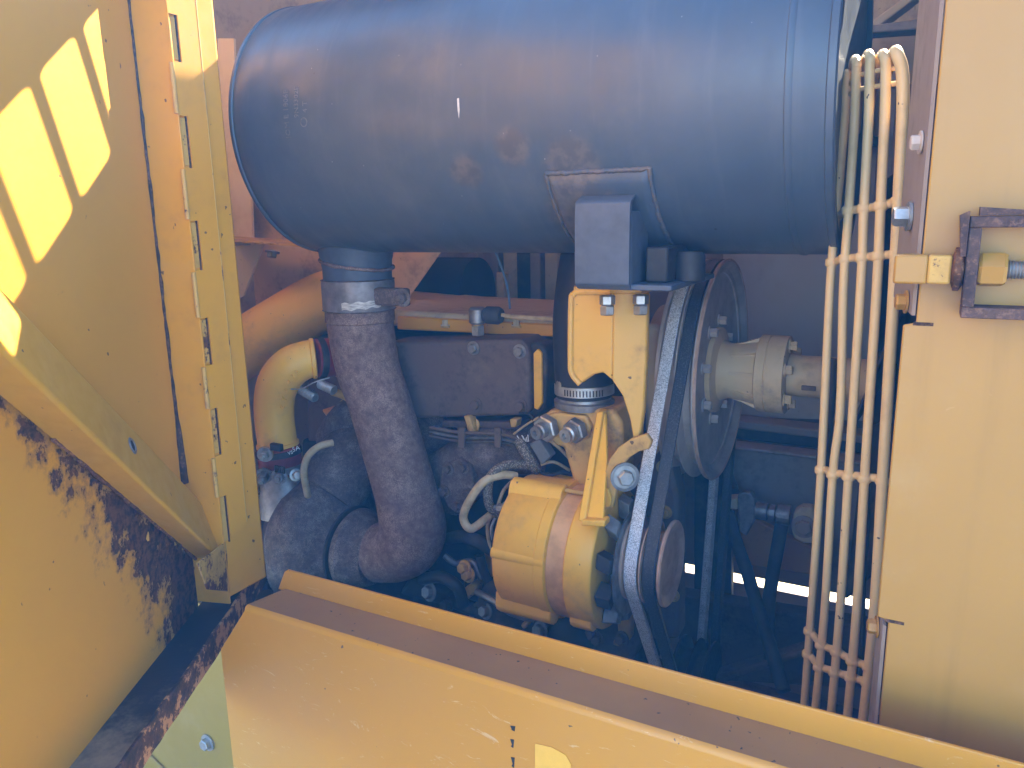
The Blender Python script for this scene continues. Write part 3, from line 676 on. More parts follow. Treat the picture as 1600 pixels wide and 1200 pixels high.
MB().tube(smooth_path([V((TX-.09, MY+.02, TZ+.09)), V((TX-.06, MY+.09, TZ+.16)), V((TX+.03, MY+.16, TZ+.20)), V((TX+.12, MY+.18, TZ+.235))], 6), [.075, .07, .06, .055], 28).build('inlet_duct', 'cast_dark', tb, angle=60)
MB().lathe((TX-.15, MY, TZ), (-1, 0, 0), [(0, .048), (.05, .055), (.052, .080), (.062, .096), (.062, .102)], 56).build('bearing_housing', 'dark_brown', tb)
MB().lathe((TX-.212, MY, TZ), (-1, 0, 0), [(0, .098), (.003, .122), (.012, .125), (.015, .112)], 72).build('vband_clamp', 'alu', tb)
MB().lathe((TX-.226, MY, TZ), (-1, 0, 0), [(0, .110), (.004, .118), (.03, .121), (.06, .112), (.075, .085), (.075, 0)], 72).build('compressor_cover', 'yellow_grimy', tb)
for k in range(10):
    th = k*.628; q = V((TX-.207, MY-math.cos(th)*.110, TZ+math.sin(th)*.110)); bolt(tb, q, (1, 0, 0), .007, .009, mat='steel_dull')
bolt(tb, p(437, 744, .99), (.6, -.8, .1), .010, .03, 'stud', 'steel_dull'); bolt(tb, p(462, 742, 1.0), (.8, -.5, .2), .008, .014, mat='zinc')
# oil feed line
ol = MB().tube(smooth_path([p(520, 692, 1.02), p(500, 697, 1.0), p(482, 712, .99), p(475, 735, .99), p(479, 765, 1.0), p(484, 790, 1.03)], 6), .0066, 14).build('oil_line', 'wire_tan'); tag(ol, 'bent tan metal oil line beside the turbocharger', 'pipe')

# ------------------------------------------------------------------ coolant / air pipes at the left
cp = thing('air_pipe', p(400, 560, 1.20), 'thick yellow air pipe slanting behind the exhaust pipe', 'pipe')
MB().tube(smooth_path([p(300, 600, 1.12), p(380, 545, 1.15), p(440, 508, 1.19), p(510, 470, 1.24), p(590, 452, 1.28)], 6), .062, 40).build('pipe', 'yellow_clean', cp)
el = thing('elbow_pipe', p(430, 690, 1.02), 'yellow cast elbow pipe with raised part number behind the hinge post', 'elbow')
ELY = 1.03
epath = smooth_path([p(434, 694, ELY), p(429, 655, ELY), p(429, 622, ELY), p(437, 594, ELY), p(455, 573, ELY+.01), p(478, 562, ELY+.03), p(490, 560, ELY+.04)], 7)
MB().tube(epath, [.0370, .0368, .0375, .0385, .038, .0355, .0345], 36).build('pipe', 'orange_yellow' if 'orange_yellow' in M else 'yellow_clean', el)
MB().lathe(epath[0], epath[0]-epath[1], [(-.004, .037), (-.003, .040), (.003, .040), (.004, .037)], 40, cap=False).build('bead', 'yellow_clean', el)
MB().lathe(epath[-1], epath[-1]-epath[-2], [(-.006, .035), (-.004, .0385), (.002, .0385), (.004, .035)], 40, cap=False).build('bead', 'yellow_clean', el)
chars = '2Y5420'; base = [(443, 640), (447, 628), (449, 614), (453, 602), (459, 592), (465, 586)]
for i, chx in enumerate(chars):
    a = p(base[i][0], base[i][1], ELY-.030); nxt = p(*(base[i+1] if i < 5 else (472, 579)), ELY-.030); 
    xd = (nxt-a).normalized(); zd = V((.35, -.93, 0)); yd = zd.cross(xd)
    lettering(el, chx, a, xd, yd, .013, 'yellow_clean', 'raised_character', .0012)
# lower coupling
lc = thing('hose_coupling', p(436, 722, ELY), 'red hose coupling with steel clamps and white print above the turbocharger', 'hose')
o_ = epath[0]; dn = V((.08, 0, -1)).normalized()
MB().lathe(o_+dn*.004, dn, [(0, .0385), (.002, .0408), (.052, .0415), (.056, .039)], 44).build('hose', 'red_hose', lc)
MB().lathe(o_+dn*.009, dn, [(0, .0415), (.001, .0428), (.011, .0428), (.012, .0415)], 44, cap=False).build('clamp_band', 'dark_grime', lc)
MB().lathe(o_+dn*.040, dn, [(0, .0418), (.001, .0434), (.012, .0434), (.013, .0418)], 44, cap=False).build('clamp_band', 'steel_dull', lc)
MB().lathe(o_+dn*.056, dn, [(0, .036), (.002, .040), (.012, .041), (.05, .05), (.08, .055)], 40).build('flange', 'steel_dull', lc)
q = p(431, 698, ELY-.044); MB().box((q.x-.012, q.y-.004, q.z-.008), (q.x+.014, q.y+.006, q.z+.006)).build('clamp_block', 'rubber', lc, bevel=.002)
q = p(414, 710, ELY-.047); bolt(lc, q, (.45, -.85, -.1), .0095, .02, 'stud', 'zinc'); MB().lathe(q+V((-.003,.005,0)), V((.45, -.85, -.1)), [(0, .015), (.005, .015), (.005, 0)], 28).build('washer', 'wire_tan', lc)
bolt(lc, p(413, 742, ELY-.046), (.5, -.8, -.2), .0105, .03, 'stud', 'steel_dull')
q = p(436, 733, ELY-.0455)
for i in range(6): MB().box((q.x-.010+i*.0042, q.y-.0022, q.z-.007), (q.x-.0078+i*.0042, q.y+.002, q.z+.006)).build('clamp_slot', 'dark_grime', lc)
for tx_, px_, py_, s_ in (('5A', 457, 706, .012), ('VS', 450, 711, .009)):
    def bend(x, y, z, q0=p(px_, py_, ELY-.036)):
        th = math.atan2(-(q0.y-o_.y), q0.x-o_.x)+x/.0416*1.0 if False else None
        return q0+V((.55, .70, .25)).normalized()*x+V((-.2, 0, 1))*y+V((.8, -.6, 0))*(z+.002)
    lettering(lc, tx_, (0,0,0), (1,0,0), (0,1,0), s_, 'white_print', 'print', .0003, bend)
# upper coupling
uc = thing('hose_coupling', p(500, 570, 1.10), 'red hose coupling half hidden behind the exhaust pipe', 'hose')
o_ = epath[-1]; ax = (p(545, 556, ELY+.10)-o_).normalized()
MB().lathe(o_+ax*.003, ax, [(0, .0345), (.002, .0365), (.060, .0375), (.062, .035)], 40).build('hose', 'red_hose', uc)
MB().lathe(o_+ax*.006, ax, [(0, .0372), (.001, .0388), (.012, .0388), (.013, .0372)], 40, cap=False).build('clamp_band', 'dark_grime', uc)
MB().lathe(o_+ax*.042, ax, [(0, .0378), (.001, .0392), (.012, .0392), (.013, .0378)], 40, cap=False).build('clamp_band', 'yellow_grimy', uc)
MB().lathe(o_+ax*.064, ax, [(0, .034), (.04, .034)], 32).build('pipe_end', 'yellow_clean', uc)
for (xa, ya, xb, yb) in ((467, 607, 493, 622), (500, 600, 522, 610)):
    a, b_ = p(xa, ya, 1.06), p(xb, yb, 1.05); t_ = []
    for i in range(15): t_.append(a+(b_-a)*i/14)
    MB().tube(t_, [.0095 if i % 2 else .0075 for i in range(15)], 16).build('clamp_screw', 'zinc', uc)
wr = MB().tube(smooth_path([p(455, 608, 1.02), p(472, 607, 1.02), p(492, 597, 1.03), p(515, 590, 1.05)], 5), .0012, 8).build('lock_wire', 'zinc'); tag(wr, 'thin steel lock wire under the red coupling', 'wire')

# ------------------------------------------------------------------ engine
en = thing('engine_block', (-.75, 1.35, .75), 'dark grimy diesel engine block and head behind the exhaust pipe', 'engine')
EY = 1.20
def slab(pts, Y, depth, name, mat, parent=en, **k): return MB().prism([p(x, y, Y) for x, y in pts], (0, depth, 0)).build(name, mat, parent, **k)
slab([(505, 472), (640, 486), (876, 500), (876, 528), (640, 512), (500, 500)], EY+.02, .30, 'valve_cover', 'yellow_dull', bevel=.008, seg=3)
slab([(620, 494), (876, 508), (876, 527), (620, 515)], EY+.012, .02, 'cover_rail', 'yellow', bevel=.003)
for px_ in (697, 808):
    q = p(px_, 506, EY+.012); MB().box((q.x-.009, q.y-.006, q.z-.007), (q.x+.009, q.y+.001, q.z-.003)).build('cover_clip', 'yellow_grimy', en, bevel=.001)
    bolt(en, q+V((0, -.003, -.003)), (0, 0, 1), .006, .011, mat='yellow_dull')
slab([(480, 528), (880, 535), (878, 548), (480, 540)], EY+.005, .25, 'head_gasket_rail', 'dark_grime', bevel=.002)
slab([(480, 540), (905, 548), (905, 700), (480, 690)], EY+.03, .36, 'cylinder_head', 'dark_brown', bevel=.006)
slab([(470, 686), (1000, 700), (1000, 1080), (470, 1080)], EY+.10, .30, 'block', 'dark_grime', bevel=.01)
# manifold cover box with bolts
bx_ = [(600, 535), (790, 530), (812, 531), (822, 540), (826, 552), (828, 640), (822, 648), (800, 650), (600, 655)]
slab(bx_, EY-.06, .085, 'manifold_cover', 'dark_brown', bevel=.006, seg=3)
for px_, py_ in ((740, 544), (812, 549), (744, 632), (814, 634)): bolt(en, p(px_, py_, EY-.061), (0, -1, 0), .0085, .008, mat='dark_brown' if py_ > 600 else 'steel_dull')
slab([(826, 540), (836, 534), (848, 540), (855, 552), (853, 640), (838, 652), (828, 648)], EY-.045, .05, 'cover_flange', 'dark_grime', bevel=.004)
slab([(833, 552), (840, 545), (846, 552), (847, 630), (840, 641), (834, 638)], EY-.05, .01, 'gasket_strip', 'yellow_clean', bevel=.002)
slab([(856, 548), (878, 552), (880, 600), (862, 596)], EY-.01, .03, 'end_cover', 'yellow_grimy', bevel=.003)
slab([(690, 657), (812, 660), (812, 672), (690, 668)], EY-.05, .06, 'rail', 'dark_brown', bevel=.003)
slab([(724, 650), (733, 650), (742, 676), (734, 680)], EY-.07, .02, 'clip', 'yellow_grimy', bevel=.002)
slab([(796, 655), (808, 655), (806, 668), (798, 668)], EY-.07, .02, 'clip', 'yellow_grimy', bevel=.002)
bolt(en, p(740, 665, EY-.055), (0, -1, .4), .009, .012, mat='yellow_grimy')
# exhaust manifold runners
for (a1, a2, a3, r_) in (((845, 700), (770, 705), (690, 745), .050), ((740, 690), (735, 740), (705, 775), .042), ((640, 640), (560, 650), (525, 690), .045)):
    MB().tube(smooth_path([p(*a1, EY+.02), p(*a2, EY-.03), p(*a3, EY-.02)], 8), r_, 24).build('exhaust_runner', 'cast_dark', en, angle=60)
slab([(500, 640), (545, 645), (560, 670), (520, 668)], EY-.04, .05, 'runner_flange', 'orange_tan', bevel=.006)
slab([(530, 625), (570, 630), (570, 645), (530, 640)], EY-.05, .05, 'lifting_lug', 'yellow_grimy', bevel=.004)
# breather fitting
bf = thing('breather_fitting', p(747, 522, EY-.03), 'dark swivel breather fitting on a zinc hex nut above the manifold cover', 'fitting')
q = p(747, 524, EY-.03)
bolt(bf, q, (0, 0, 1), .0125, .018, 'nut', 'zinc', spin=.55); MB().lathe(q+V((0,0,.018)), (0,0,1), [(0, .008), (.008, .0085)], 24).build('stem', 'wire_tan', bf)
q2 = p(746, 492, EY-.03); MB().lathe(q2+V((0, 0, -.016)), (0, 0, 1), [(0, .012), (.003, .0155), (.026, .0155), (.030, .012), (.030, 0)], 32).build('knuckle', 'steel_dull', bf)
q3 = p(757, 492, EY-.03); MB().lathe(q3, (1, 0, 0), [(0, .012), (.004, .0125), (.006, .0155), (.028, .016), (.034, .0125), (.034, 0)], 32).build('cap', 'rubber_dusty', bf)
MB().tube([p(784, 492, EY-.03), p(800, 495, EY-.03), p(880, 500, EY-.03)], [.0035, .0048, .0048], 12).build('pipe', 'wire_tan', bf)
wb_ = MB().tube(smooth_path([p(773, 390, 1.3), p(786, 425, 1.29), p(793, 450, 1.28), p(797, 482, 1.26)], 6), .0022, 8).build('blue_wire', 'wire_blue'); tag(wb_, 'thin blue wire hanging below the muffler', 'wire')
# things deep in the bay behind the head
dk = thing('air_cleaner', p(720, 450, 1.55), 'dark air cleaner housing deep behind the valve cover', 'housing')
MB().lathe(p(640, 455, 1.58), (1, 0, 0), [(0, .06), (.01, .085), (.2, .085), (.21, .06), (.21, 0)], 40).build('drum', 'void', dk)
slab([(730, 395), (745, 395), (752, 430), (738, 430)], 1.6, .03, 'strap', 'grey_dusty', dk, bevel=.003)
slab([(775, 425), (786, 428), (788, 482), (776, 482)], 1.55, .03, 'strap', 'yellow_dull', dk, bevel=.003)

# ------------------------------------------------------------------ muffler support bracket
BY = .985
sb = thing('support_bracket', p(950, 690, BY), 'yellow arched steel bracket carrying the muffler hanger', 'bracket')
bt = hbz-.0025
def q_(x, y): return p(x, y, BY)
arch = [(893, 470), (896, 462), (904, 457), (1012, 457), (1010, 560), (1006, 640), (999, 690), (990, 690), (984, 655), (972, 618), (955, 592), (942, 582), (928, 585), (908, 599), (894, 582), (892, 560)]
arch_l = [(893, 470), (896, 462), (904, 457), (958, 457), (956, 594), (942, 582), (928, 585), (908, 599), (894, 582), (892, 560)]
arch_r = [(958, 457), (1012, 457), (1010, 560), (1006, 640), (999, 690), (990, 690), (984, 655), (972, 618), (956, 594)]
fx = q_(957, 500); fn_ = V((.42, -1, 0)).normalized()
def pF(x, y): d = ray(x, y); return EYE+d*((fx-EYE).dot(fn_)/d.dot(fn_))
MB().prism([q_(*a) for a in arch_l], (0, .012, 0)).build('plate', 'bracket_paint', sb, bevel=.0025)
MB().prism([pF(*a) for a in arch_r], (0, .012, 0)).build('side_plate', 'bracket_paint', sb, bevel=.0025)
ed = [q_(x, y)+V((0, -.0015, 0)) for x, y in ((907, 600), (894, 583), (892, 560), (893, 470), (897, 461), (905, 456), (955, 456))]
MB().tube(smooth_path(ed, 4), .0042, 8).build('edge_bead', 'bracket_paint', sb)
zt = q_(950, 457).z
MB().box((q_(897, 457).x, BY-.004, zt-.001), (q_(1004, 457).x, 1.20, zt+.009)).build('top_flange', 'yellow_rusty', sb, bevel=.003)
for px_, y_ in ((949, .96), (1001, .98)):
    q = p(px_, 470, y_); q.z = zt-.001
    bolt(sb, q, (0, 0, -1), .0105, .013, 'nut', 'zinc', spin=.2); bolt(sb, q+V((0, 0, -.0135)), (0, 0, -1), .0100, .013, 'nut', 'zinc', spin=.8)

# top hose and water outlet
hs = thing('radiator_hose', p(914, 600, 1.09), 'black rubber hose rising behind the yellow support bracket', 'hose')
MB().tube(smooth_path([p(930, 380, 1.12), p(920, 440, 1.11), p(913, 500, 1.095), p(912, 560, 1.09), p(913, 618, 1.09)], 6), [.050, .050, .049, .047, .044], 40).build('hose', 'rubber', hs)
hc = thing('hose_clamp', p(912, 605, 1.09), 'shiny slotted worm drive clamp at the foot of the black hose', 'clamp')
co = p(913, 606, 1.09); cax = V((-.03, .02, 1)).normalized()
MB().lathe(co-cax*.008, cax, [(0, .0455), (.0005, .0470), (.0155, .0470), (.016, .0455)], 60, cap=False).build('band', 'zinc', hc)
for i in range(13):
    th = R(254+i*6.2); a, b_, c_ = frame(cax); rd = V((math.cos(th), math.sin(th), 0)); 
    q = co+rd*.0468; tn = V((-math.sin(th), math.cos(th), 0))
    MB().prism([q-tn*.0011-cax*.0045, q+tn*.0011-cax*.0045, q+tn*.0011+cax*.005, q-tn*.0011+cax*.005], rd*.0006).build('slot', 'dark_grime', hc)
q = p(878, 602, 1.06); MB().lathe(q+V((.008, .008, 0)), V((-.6, -.75, .1)), [(0, .007), (.012, .007), (.012, .0085), (.018, .0085), (.019, .0065), (.019, 0)], 20).build('screw', 'zinc', hc)
wo = thing('water_outlet', p(900, 690, 1.08), 'grimy yellow water outlet housing with two large hex plugs', 'housing')
MB().lathe(p(913, 634, 1.09), (0, 0, 1), [(0, .047), (.010, .048), (.012, .043), (.03, .041)], 48).build('neck', 'steel_dull', wo)
slab([(845, 652), (858, 642), (900, 638), (958, 640), (972, 660), (975, 740), (940, 790), (900, 770), (880, 700), (848, 690), (838, 670)], 1.055, .10, 'body', 'yellow_grimy', wo, bevel=.006, seg=3)
slab([(840, 664), (850, 650), (870, 645), (895, 648), (915, 650), (924, 668), (918, 686), (900, 692), (872, 684), (850, 684)], 1.045, .02, 'boss', 'yellow_grimy', wo, bevel=.004, seg=3)
for px_, py_, r_ in ((859, 666, .0215), (904, 670, .0195)):
    q = p(px_, py_, 1.043); bolt(wo, q, (-.25, -1, -.12), r_, .016, 'nut', 'zinc' if px_ < 880 else 'steel_dull', 'hex_plug', .2)
    MB().lathe(q+V((-.004, -.016, -.002)), V((-.25, -1, -.12)), [(0, .0125), (.010, .0125), (.012, .010), (.014, .0105), (.018, .0105), (.019, .005), (.013, .004), (.013, 0)], 28).build('plug_stub', 'steel_dull' if px_ < 880 else 'zinc', wo)
# water pump housing behind pulley
wp = thing('water_pump', p(1030, 670, 1.22), 'grey yellow water pump housing behind the belt pulley', 'pump')
MB().lathe(V((p(1008, 580, 1.20).x-.01, 1.308, 1.338)), (1, 0, 0), [(0, .10), (.004, .108), (.05, .108), (.055, .095), (.08, .09)], 48).build('housing', 'yellow_dull', wp)
slab([(1008, 505), (1036, 510), (1030, 670), (1006, 680)], 1.17, .10, 'snout', 'yellow_dull', wp, bevel=.008)

# ------------------------------------------------------------------ pulleys and belts
PYc, PZc, PR = 1.308, 1.338, .188
AY, AZc, AR = 1.032, 1.098, .064
CY, CZc, CR = 1.308, .72, .092
BL, BD = -.341, -.314     # belt planes
HWB = .0095
def sheave(rout, rgr, xl, xr):
    pr = [(xl-.007, rout-.03), (xl-.005, rout)]
    for cx in (BL, BD): pr += [(cx-.0125, rout), (cx-.007, rgr), (cx+.007, rgr), (cx+.0125, rout)]
    pr += [(xr, rout)]; return pr
fp = thing('fan_pulley', (BD, PYc, PZc-PR), 'large two groove fan pulley with bolted face', 'pulley')
MB().lathe((0, PYc, PZc), (1, 0, 0), sheave(PR, PR-.022, BL-.013, -.298)+[(-.296, PR-.004), (-.299, PR-.010), (-.308, PR-.016), (-.314, PR-.034), (-.312, .06), (-.310, 0)], 96).build('sheave', 'pulley_grey', fp)
MB().lathe((0, PYc, PZc), (1, 0, 0), [(-.2995, PR-.004), (-.2955, PR-.003), (-.2945, PR-.0005), (-.2965, PR+.0012), (-.2995, PR+.0006)], 96, cap=False).build('rim', 'pulley_tan', fp)
for k in range(8):
    th = k*math.pi/4+.2; bolt(fp, (-.312, PYc-math.cos(th)*.085, PZc+math.sin(th)*.085), (1, 0, 0), .008, .014, mat='pulley_grey')
fh = thing('fan_hub', (-.24, PYc, PZc-.065), 'dusty yellow fan drive hub with ribbed cone and bolted flange', 'hub')
MB().lathe((0, PYc, PZc), (1, 0, 0), [(-.311, .074), (-.303, .073), (-.298, .052), (-.285, .047), (-.262, .0495), (-.238, .054), (-.236, .058)], 56).build('cone', 'hub_paint', fh)
for k in range(9):
    th = k*2*math.pi/9+.1; rd = V((0, -math.cos(th), math.sin(th))); tn = V((0, math.sin(th), math.cos(th)))
    MB().prism([V((-.290, PYc, PZc))+rd*.045-tn*.003, V((-.2365, PYc, PZc))+rd*.045-tn*.003, V((-.2365, PYc, PZc))+rd*.061-tn*.003, V((-.262, PYc, PZc))+rd*.0515-tn*.003], tn*.006).build('rib', 'hub_paint', fh)
MB().lathe((0, PYc, PZc), (1, 0, 0), [(-.2362, .0), (-.2362, .062), (-.2348, .0645), (-.221, .0645), (-.2200, .063), (-.2190, .063), (-.2180, .0645), (-.1915, .0645), (-.190, .062), (-.190, 0)], 64).build('flange', 'hub_paint', fh)
for k in range(6):
    th = k*math.pi/3+.35; bolt(fh, (-.190, PYc-math.cos(th)*.051, PZc+math.sin(th)*.051), (1, 0, 0), .008, .012, mat='hub_paint')
MB().lathe((0, PYc, PZc), (1, 0, 0), [(-.189, .036), (-.180, .034), (-.03, .034), (-.03, 0)], 40).build('shaft', 'hub_paint', fh)
MB().box((-.165, PYc-.036, PZc-.016), (-.143, PYc-.0335, PZc-.008)).build('key', 'dark_brown', fh, bevel=.002)
ck = thing('crank_pulley', (BD, CY, CZc-CR), 'dark crankshaft pulley low in the bay', 'pulley')
MB().lathe((0, CY, CZc), (1, 0, 0), sheave(CR, CR-.022, BL-.013, -.298)+[(-.298, 0)], 64).build('sheave', 'dark_grime', ck)

def hull(circs):
    pts = [(cy+r*math.cos(t), cz+r*math.sin(t)) for cy, cz, r in circs for t in [2*math.pi*i/180 for i in range(180)]]
    pts = sorted(set(pts))
    def half(ps):
        h = []
        for q in ps:
            while len(h) > 1 and (h[-1][0]-h[-2][0])*(q[1]-h[-2][1])-(h[-1][1]-h[-2][1])*(q[0]-h[-2][0]) <= 0: h.pop()
            h.append(q)
        return h[:-1]
    return half(pts)+half(pts[::-1])
def belt(name, cx, mat, label, dr):
    h = hull([(PYc, PZc, PR-.002+dr), (AY, AZc, AR-.002+dr), (CY, CZc, CR-.002+dr)])
    # resample long runs
    pts = []
    for i in range(len(h)):
        a, b = h[i], h[(i+1) % len(h)]; d = math.hypot(b[0]-a[0], b[1]-a[1]); k = max(1, int(d/.03))
        for j in range(k): pts.append((a[0]+(b[0]-a[0])*j/k, a[1]+(b[1]-a[1])*j/k))
    m_ = len(pts); mb = MB(); vs_ = []
    for i in range(m_):
        a, b = pts[i-1], pts[(i+1) % m_]; t = V((0, b[0]-a[0], b[1]-a[1])).normalized(); nn = V((0, t.z, -t.y))
        c = V((cx, *pts[i]))
        vs_ += [c+V((-HWB, 0, 0))+nn*.0005, c+V((-HWB*.85, 0, 0))+nn*.002, c+V((HWB*.85, 0, 0))+nn*.002, c+V((HWB, 0, 0))+nn*.0005, c+V((HWB*.62, 0, 0))-nn*.011, c+V((-HWB*.62, 0, 0))-nn*.011]
    fs = [(i*6+j, i*6+(j+1) % 6, ((i+1) % m_)*6+(j+1) % 6, ((i+1) % m_)*6+j) for i in range(m_) for j in range(6)]
    o = mb.add(vs_, fs).build(name, mat); tag(o, label, 'belt'); return o
belt('drive_belt', BL, 'belt_light', 'worn speckled pale grey drive belt beside the black one', 0)
belt('drive_belt', BD, 'belt_dark', 'black drive belt nearest the pulley face', 0)

# ------------------------------------------------------------------ alternator
al = thing('alternator', (-.46, AY, AZc-.11), 'yellow alternator with orange stator ring driven by the belts', 'alternator')
AC = V((0, AY, AZc-.008)); ARR = .107
def facet(prof, n=40, flats=True):
    return MB().lathe(AC, (1, 0, 0), prof, n)
MB().lathe(AC, (1, 0, 0), [(-.548, 0), (-.548, .098), (-.545, ARR-.004), (-.541, ARR-.001), (-.474, ARR), (-.473, ARR+.001), (-.458, ARR+.001), (-.456, ARR-.003), (-.456, .09)], 64).build('rear_housing', 'yellow_clean', al, bevel=.001)
MB().lathe(AC, (1, 0, 0), [(-.4555, .095), (-.4555, ARR-.004), (-.4275, ARR-.004), (-.4275, .095)], 64).build('stator_ring', 'stator', al)
MB().lathe(AC, (1, 0, 0), [(-.427, .09), (-.427, ARR-.001), (-.425, ARR+.001), (-.388, ARR+.001), (-.384, ARR-.002), (-.383, ARR-.012), (-.383, .06), (-.383, 0)], 64).build('front_housing', 'yellow_clean', al, bevel=.001)
def lug(th, x0, x1, wdt, hgt, name, mat='yellow_clean'):
    rd = V((0, -math.cos(th), math.sin(th))); tn = V((0, math.sin(th), math.cos(th))); o = AC+rd*(ARR-.012)
    sec = [tn*-wdt*1.5, tn*-wdt*.8+rd*hgt*.8, tn*-wdt*.4+rd*hgt, tn*wdt*.4+rd*hgt, tn*wdt*.8+rd*hgt*.8, tn*wdt*1.5]
    return MB().prism([V((x0, o.y, o.z))+q for q in sec], (x1-x0, 0, 0)).build(name, mat, al, bevel=.002, seg=3)
lug(R(74), -.546, -.457, .016, .022, 'through_bolt_boss'); lug(R(-50), -.552, -.457, .018, .024, 'through_bolt_boss'); lug(R(-48), -.426, -.392, .017, .020, 'through_bolt_boss'); lug(R(10), -.546, -.457, .009, .0135, 'through_bolt_boss'); lug(R(128), -.546, -.457, .016, .02, 'through_bolt_boss')
rd = V((0, -math.cos(R(76)), math.sin(R(76)))); q = AC+rd*(ARR+.002)
MB().tube([V((-.457, q.y, q.z)), V((-.39, q.y, q.z))], .0035, 10).build('through_bolt', 'yellow_grimy', al)
MB().lathe(AC, (1, 0, 0), [(-.3625, .02), (-.3625, .080), (-.360, .083), (-.3575, .080), (-.3575, .02)], 48).build('fan_disc', 'steel_dull', al)
for k in range(10):
    th = k*2*math.pi/10+.2; rd = V((0, -math.cos(th), math.sin(th))); tn = V((0, math.sin(th), math.cos(th)))
    b0 = AC+rd*.066
    MB().prism([b0+tn*-.004+V((-.3605, 0, 0)), b0+rd*.028+tn*-.004+V((-.3605, 0, 0)), b0+rd*.032+tn*.004+V((-.3805, 0, 0)), b0+rd*.002+tn*.004+V((-.3805, 0, 0))], tn*.022).build('fan_blade', 'blade_grey' if k % 3 else 'dark_grime', al, bevel=.0015)
MB().lathe((0, AY, AZc), (1, 0, 0), [(-.365, .02)]+sheave(AR, AR-.02, BL-.013, -.2985)+[(-.2965, AR-.002), (-.2975, AR-.009), (-.3015, AR-.016), (-.3015, AR-.017)], 72).build('pulley', 'pulley_tan', al)
MB().lathe((0, AY, AZc), (1, 0, 0), [(-.302, AR-.0165), (-.3075, AR-.019), (-.3085, .018), (-.3045, .014), (-.3045, 0)], 64).build('pulley_face', 'pulley_face', al)
bolt(al, V((-.549, AY-.055, AZc-.03)), (-1, 0, 0), .015, .02, 'stud', 'yellow_clean', 'terminal'); bolt(al, V((-.549, AY-.05, AZc+.06)), (-1, 0, 0), .008, .02, 'stud', 'steel_dull', 'terminal')
# strap from the alternator up to the outlet housing, welded angle
SBY = .945
a4 = [p(934, 648, 1.03), p(946, 645, 1.03), p(943, 720, 1.0), p(935, 806, SBY), p(905, 812, SBY), p(913, 745, .985)]
st2 = thing('adjusting_strap', p(920, 815, .95), 'tall yellow angle strap between alternator and water outlet', 'bracket')
MB().prism([p(937, 643, 1.04), p(947, 648, 1.04), p(949, 720, 1.0), p(943, 812, .935), p(913, 813, .935), p(921, 740, .99)], (0, .006, 0)).build('web', 'yellow_clean', st2, bevel=.002)
MB().prism([p(932, 644, 1.035), p(942, 643, 1.035), p(914, 815, .928), p(903, 814, .928)], (0, .020, 0)).build('edge_flange', 'yellow_clean', st2, bevel=.002)
MB().prism([p(908, 812, .926), p(945, 814, .926), p(945, 824, .926), p(908, 822, .926)], (0, .02, 0)).build('foot', 'yellow_clean', st2, bevel=.002)
# slotted link
lk = thing('slotted_link', p(955, 790, .98), 'curved yellow slotted adjuster link with washer bolt behind the belt', 'link')
LKY = .985
outer = [(945, 790), (943, 770), (944, 740), (952, 718), (965, 700), (985, 686), (1010, 678), (1018, 690)]
inner = [(1014, 702), (998, 706), (982, 716), (972, 730), (966, 748), (963, 768), (957, 794)]
MB().prism([p(x, y, LKY) for x, y in outer+inner], (0, .010, 0)).build('link', 'yellow_grimy', lk, bevel=.002)
MB().prism([p(x, y, LKY-.0065) for x, y in ((943, 764), (950, 764), (955, 780), (953, 792), (945, 793))], (0, .006, 0)).build('slot_lip', 'yellow_clean', lk, bevel=.001)
MB().lathe(p(976, 745, LKY-.002), (.55, -.8, .05), [(0, .021), (.003, .021), (.004, .012)], 32).build('washer', 'steel_dull', lk)
bolt(lk, p(976, 745, LKY-.004), (.55, -.8, .05), .0115, .012, mat='zinc')

# wiring
def cable(name, pts, r, mat, label, cat='cable', Y=1.02, n=14):
    o = MB().tube(smooth_path([p(x, y, Y+(yy[0] if yy else 0)) for x, y, *yy in pts], 7), r, n).build(name, mat); tag(o, label, cat); return o
cable('alternator_cable', [(806, 744, 0), (785, 742, -.02), (757, 752, -.04), (735, 780, -.05), (724, 808, -.05), (735, 826, -.05), (755, 814, -.03), (772, 800, 0)], .0068, 'wire_tan', 'thick tan cable looping out from the back of the alternator')
cable('braided_cable', [(835, 730, .05), (815, 726, .02), (790, 727, -.01), (768, 742, -.03), (762, 765, -.03), (765, 790, -.02), (780, 805, 0), (788, 812, .03)], .0075, 'braid', 'braided sleeve cable arching beside the tan cable loop')
cable('braided_stub', [(812, 690, .04), (820, 705, .03), (830, 722, .03), (838, 734, .05)], .009, 'braid', 'short frayed braided cable end above the alternator')
for k in range(7):
    q = p(814+k*2, 690, 1.06); o = MB().tube([q, q+V((random.uniform(-.008, .008), -.003, random.uniform(.006, .016)))], .0009, 5).build('frayed_strand', 'white_print')
    o.parent = bpy.data.objects['braided_stub']
cn = MB().prism([p(827, 694, 1.04), p(843, 686, 1.04), p(860, 714, 1.04), p(846, 727, 1.04)], (0, .022, 0)).build('connector', 'connector', bevel=.002); tag(cn, 'small grey plastic wire connector above the alternator', 'connector')
cable('thin_wire', [(772, 800, .02), (762, 820, 0), (765, 850, 0), (778, 872, 0), (786, 893, .02)], .003, 'wire_tan', 'thin tan wire hanging behind the alternator', 'wire')
cable('thin_wire', [(776, 805, .02), (768, 825, .01), (772, 850, .01), (784, 878, .02)], .0026, 'zinc', 'thin grey wire hanging behind the alternator', 'wire')
cable('harness_wire', [(840, 690, .06), (834, 660, .05), (828, 648, .05), (812, 645, .06)], .002, 'rubber', 'thin black wire curving below the manifold cover corner', 'wire')
cable('harness_wire', [(803, 678, .06), (822, 664, .05), (842, 652, .05)], .002, 'wire_tan', 'thin tan wire crossing to the hex plugs', 'wire')
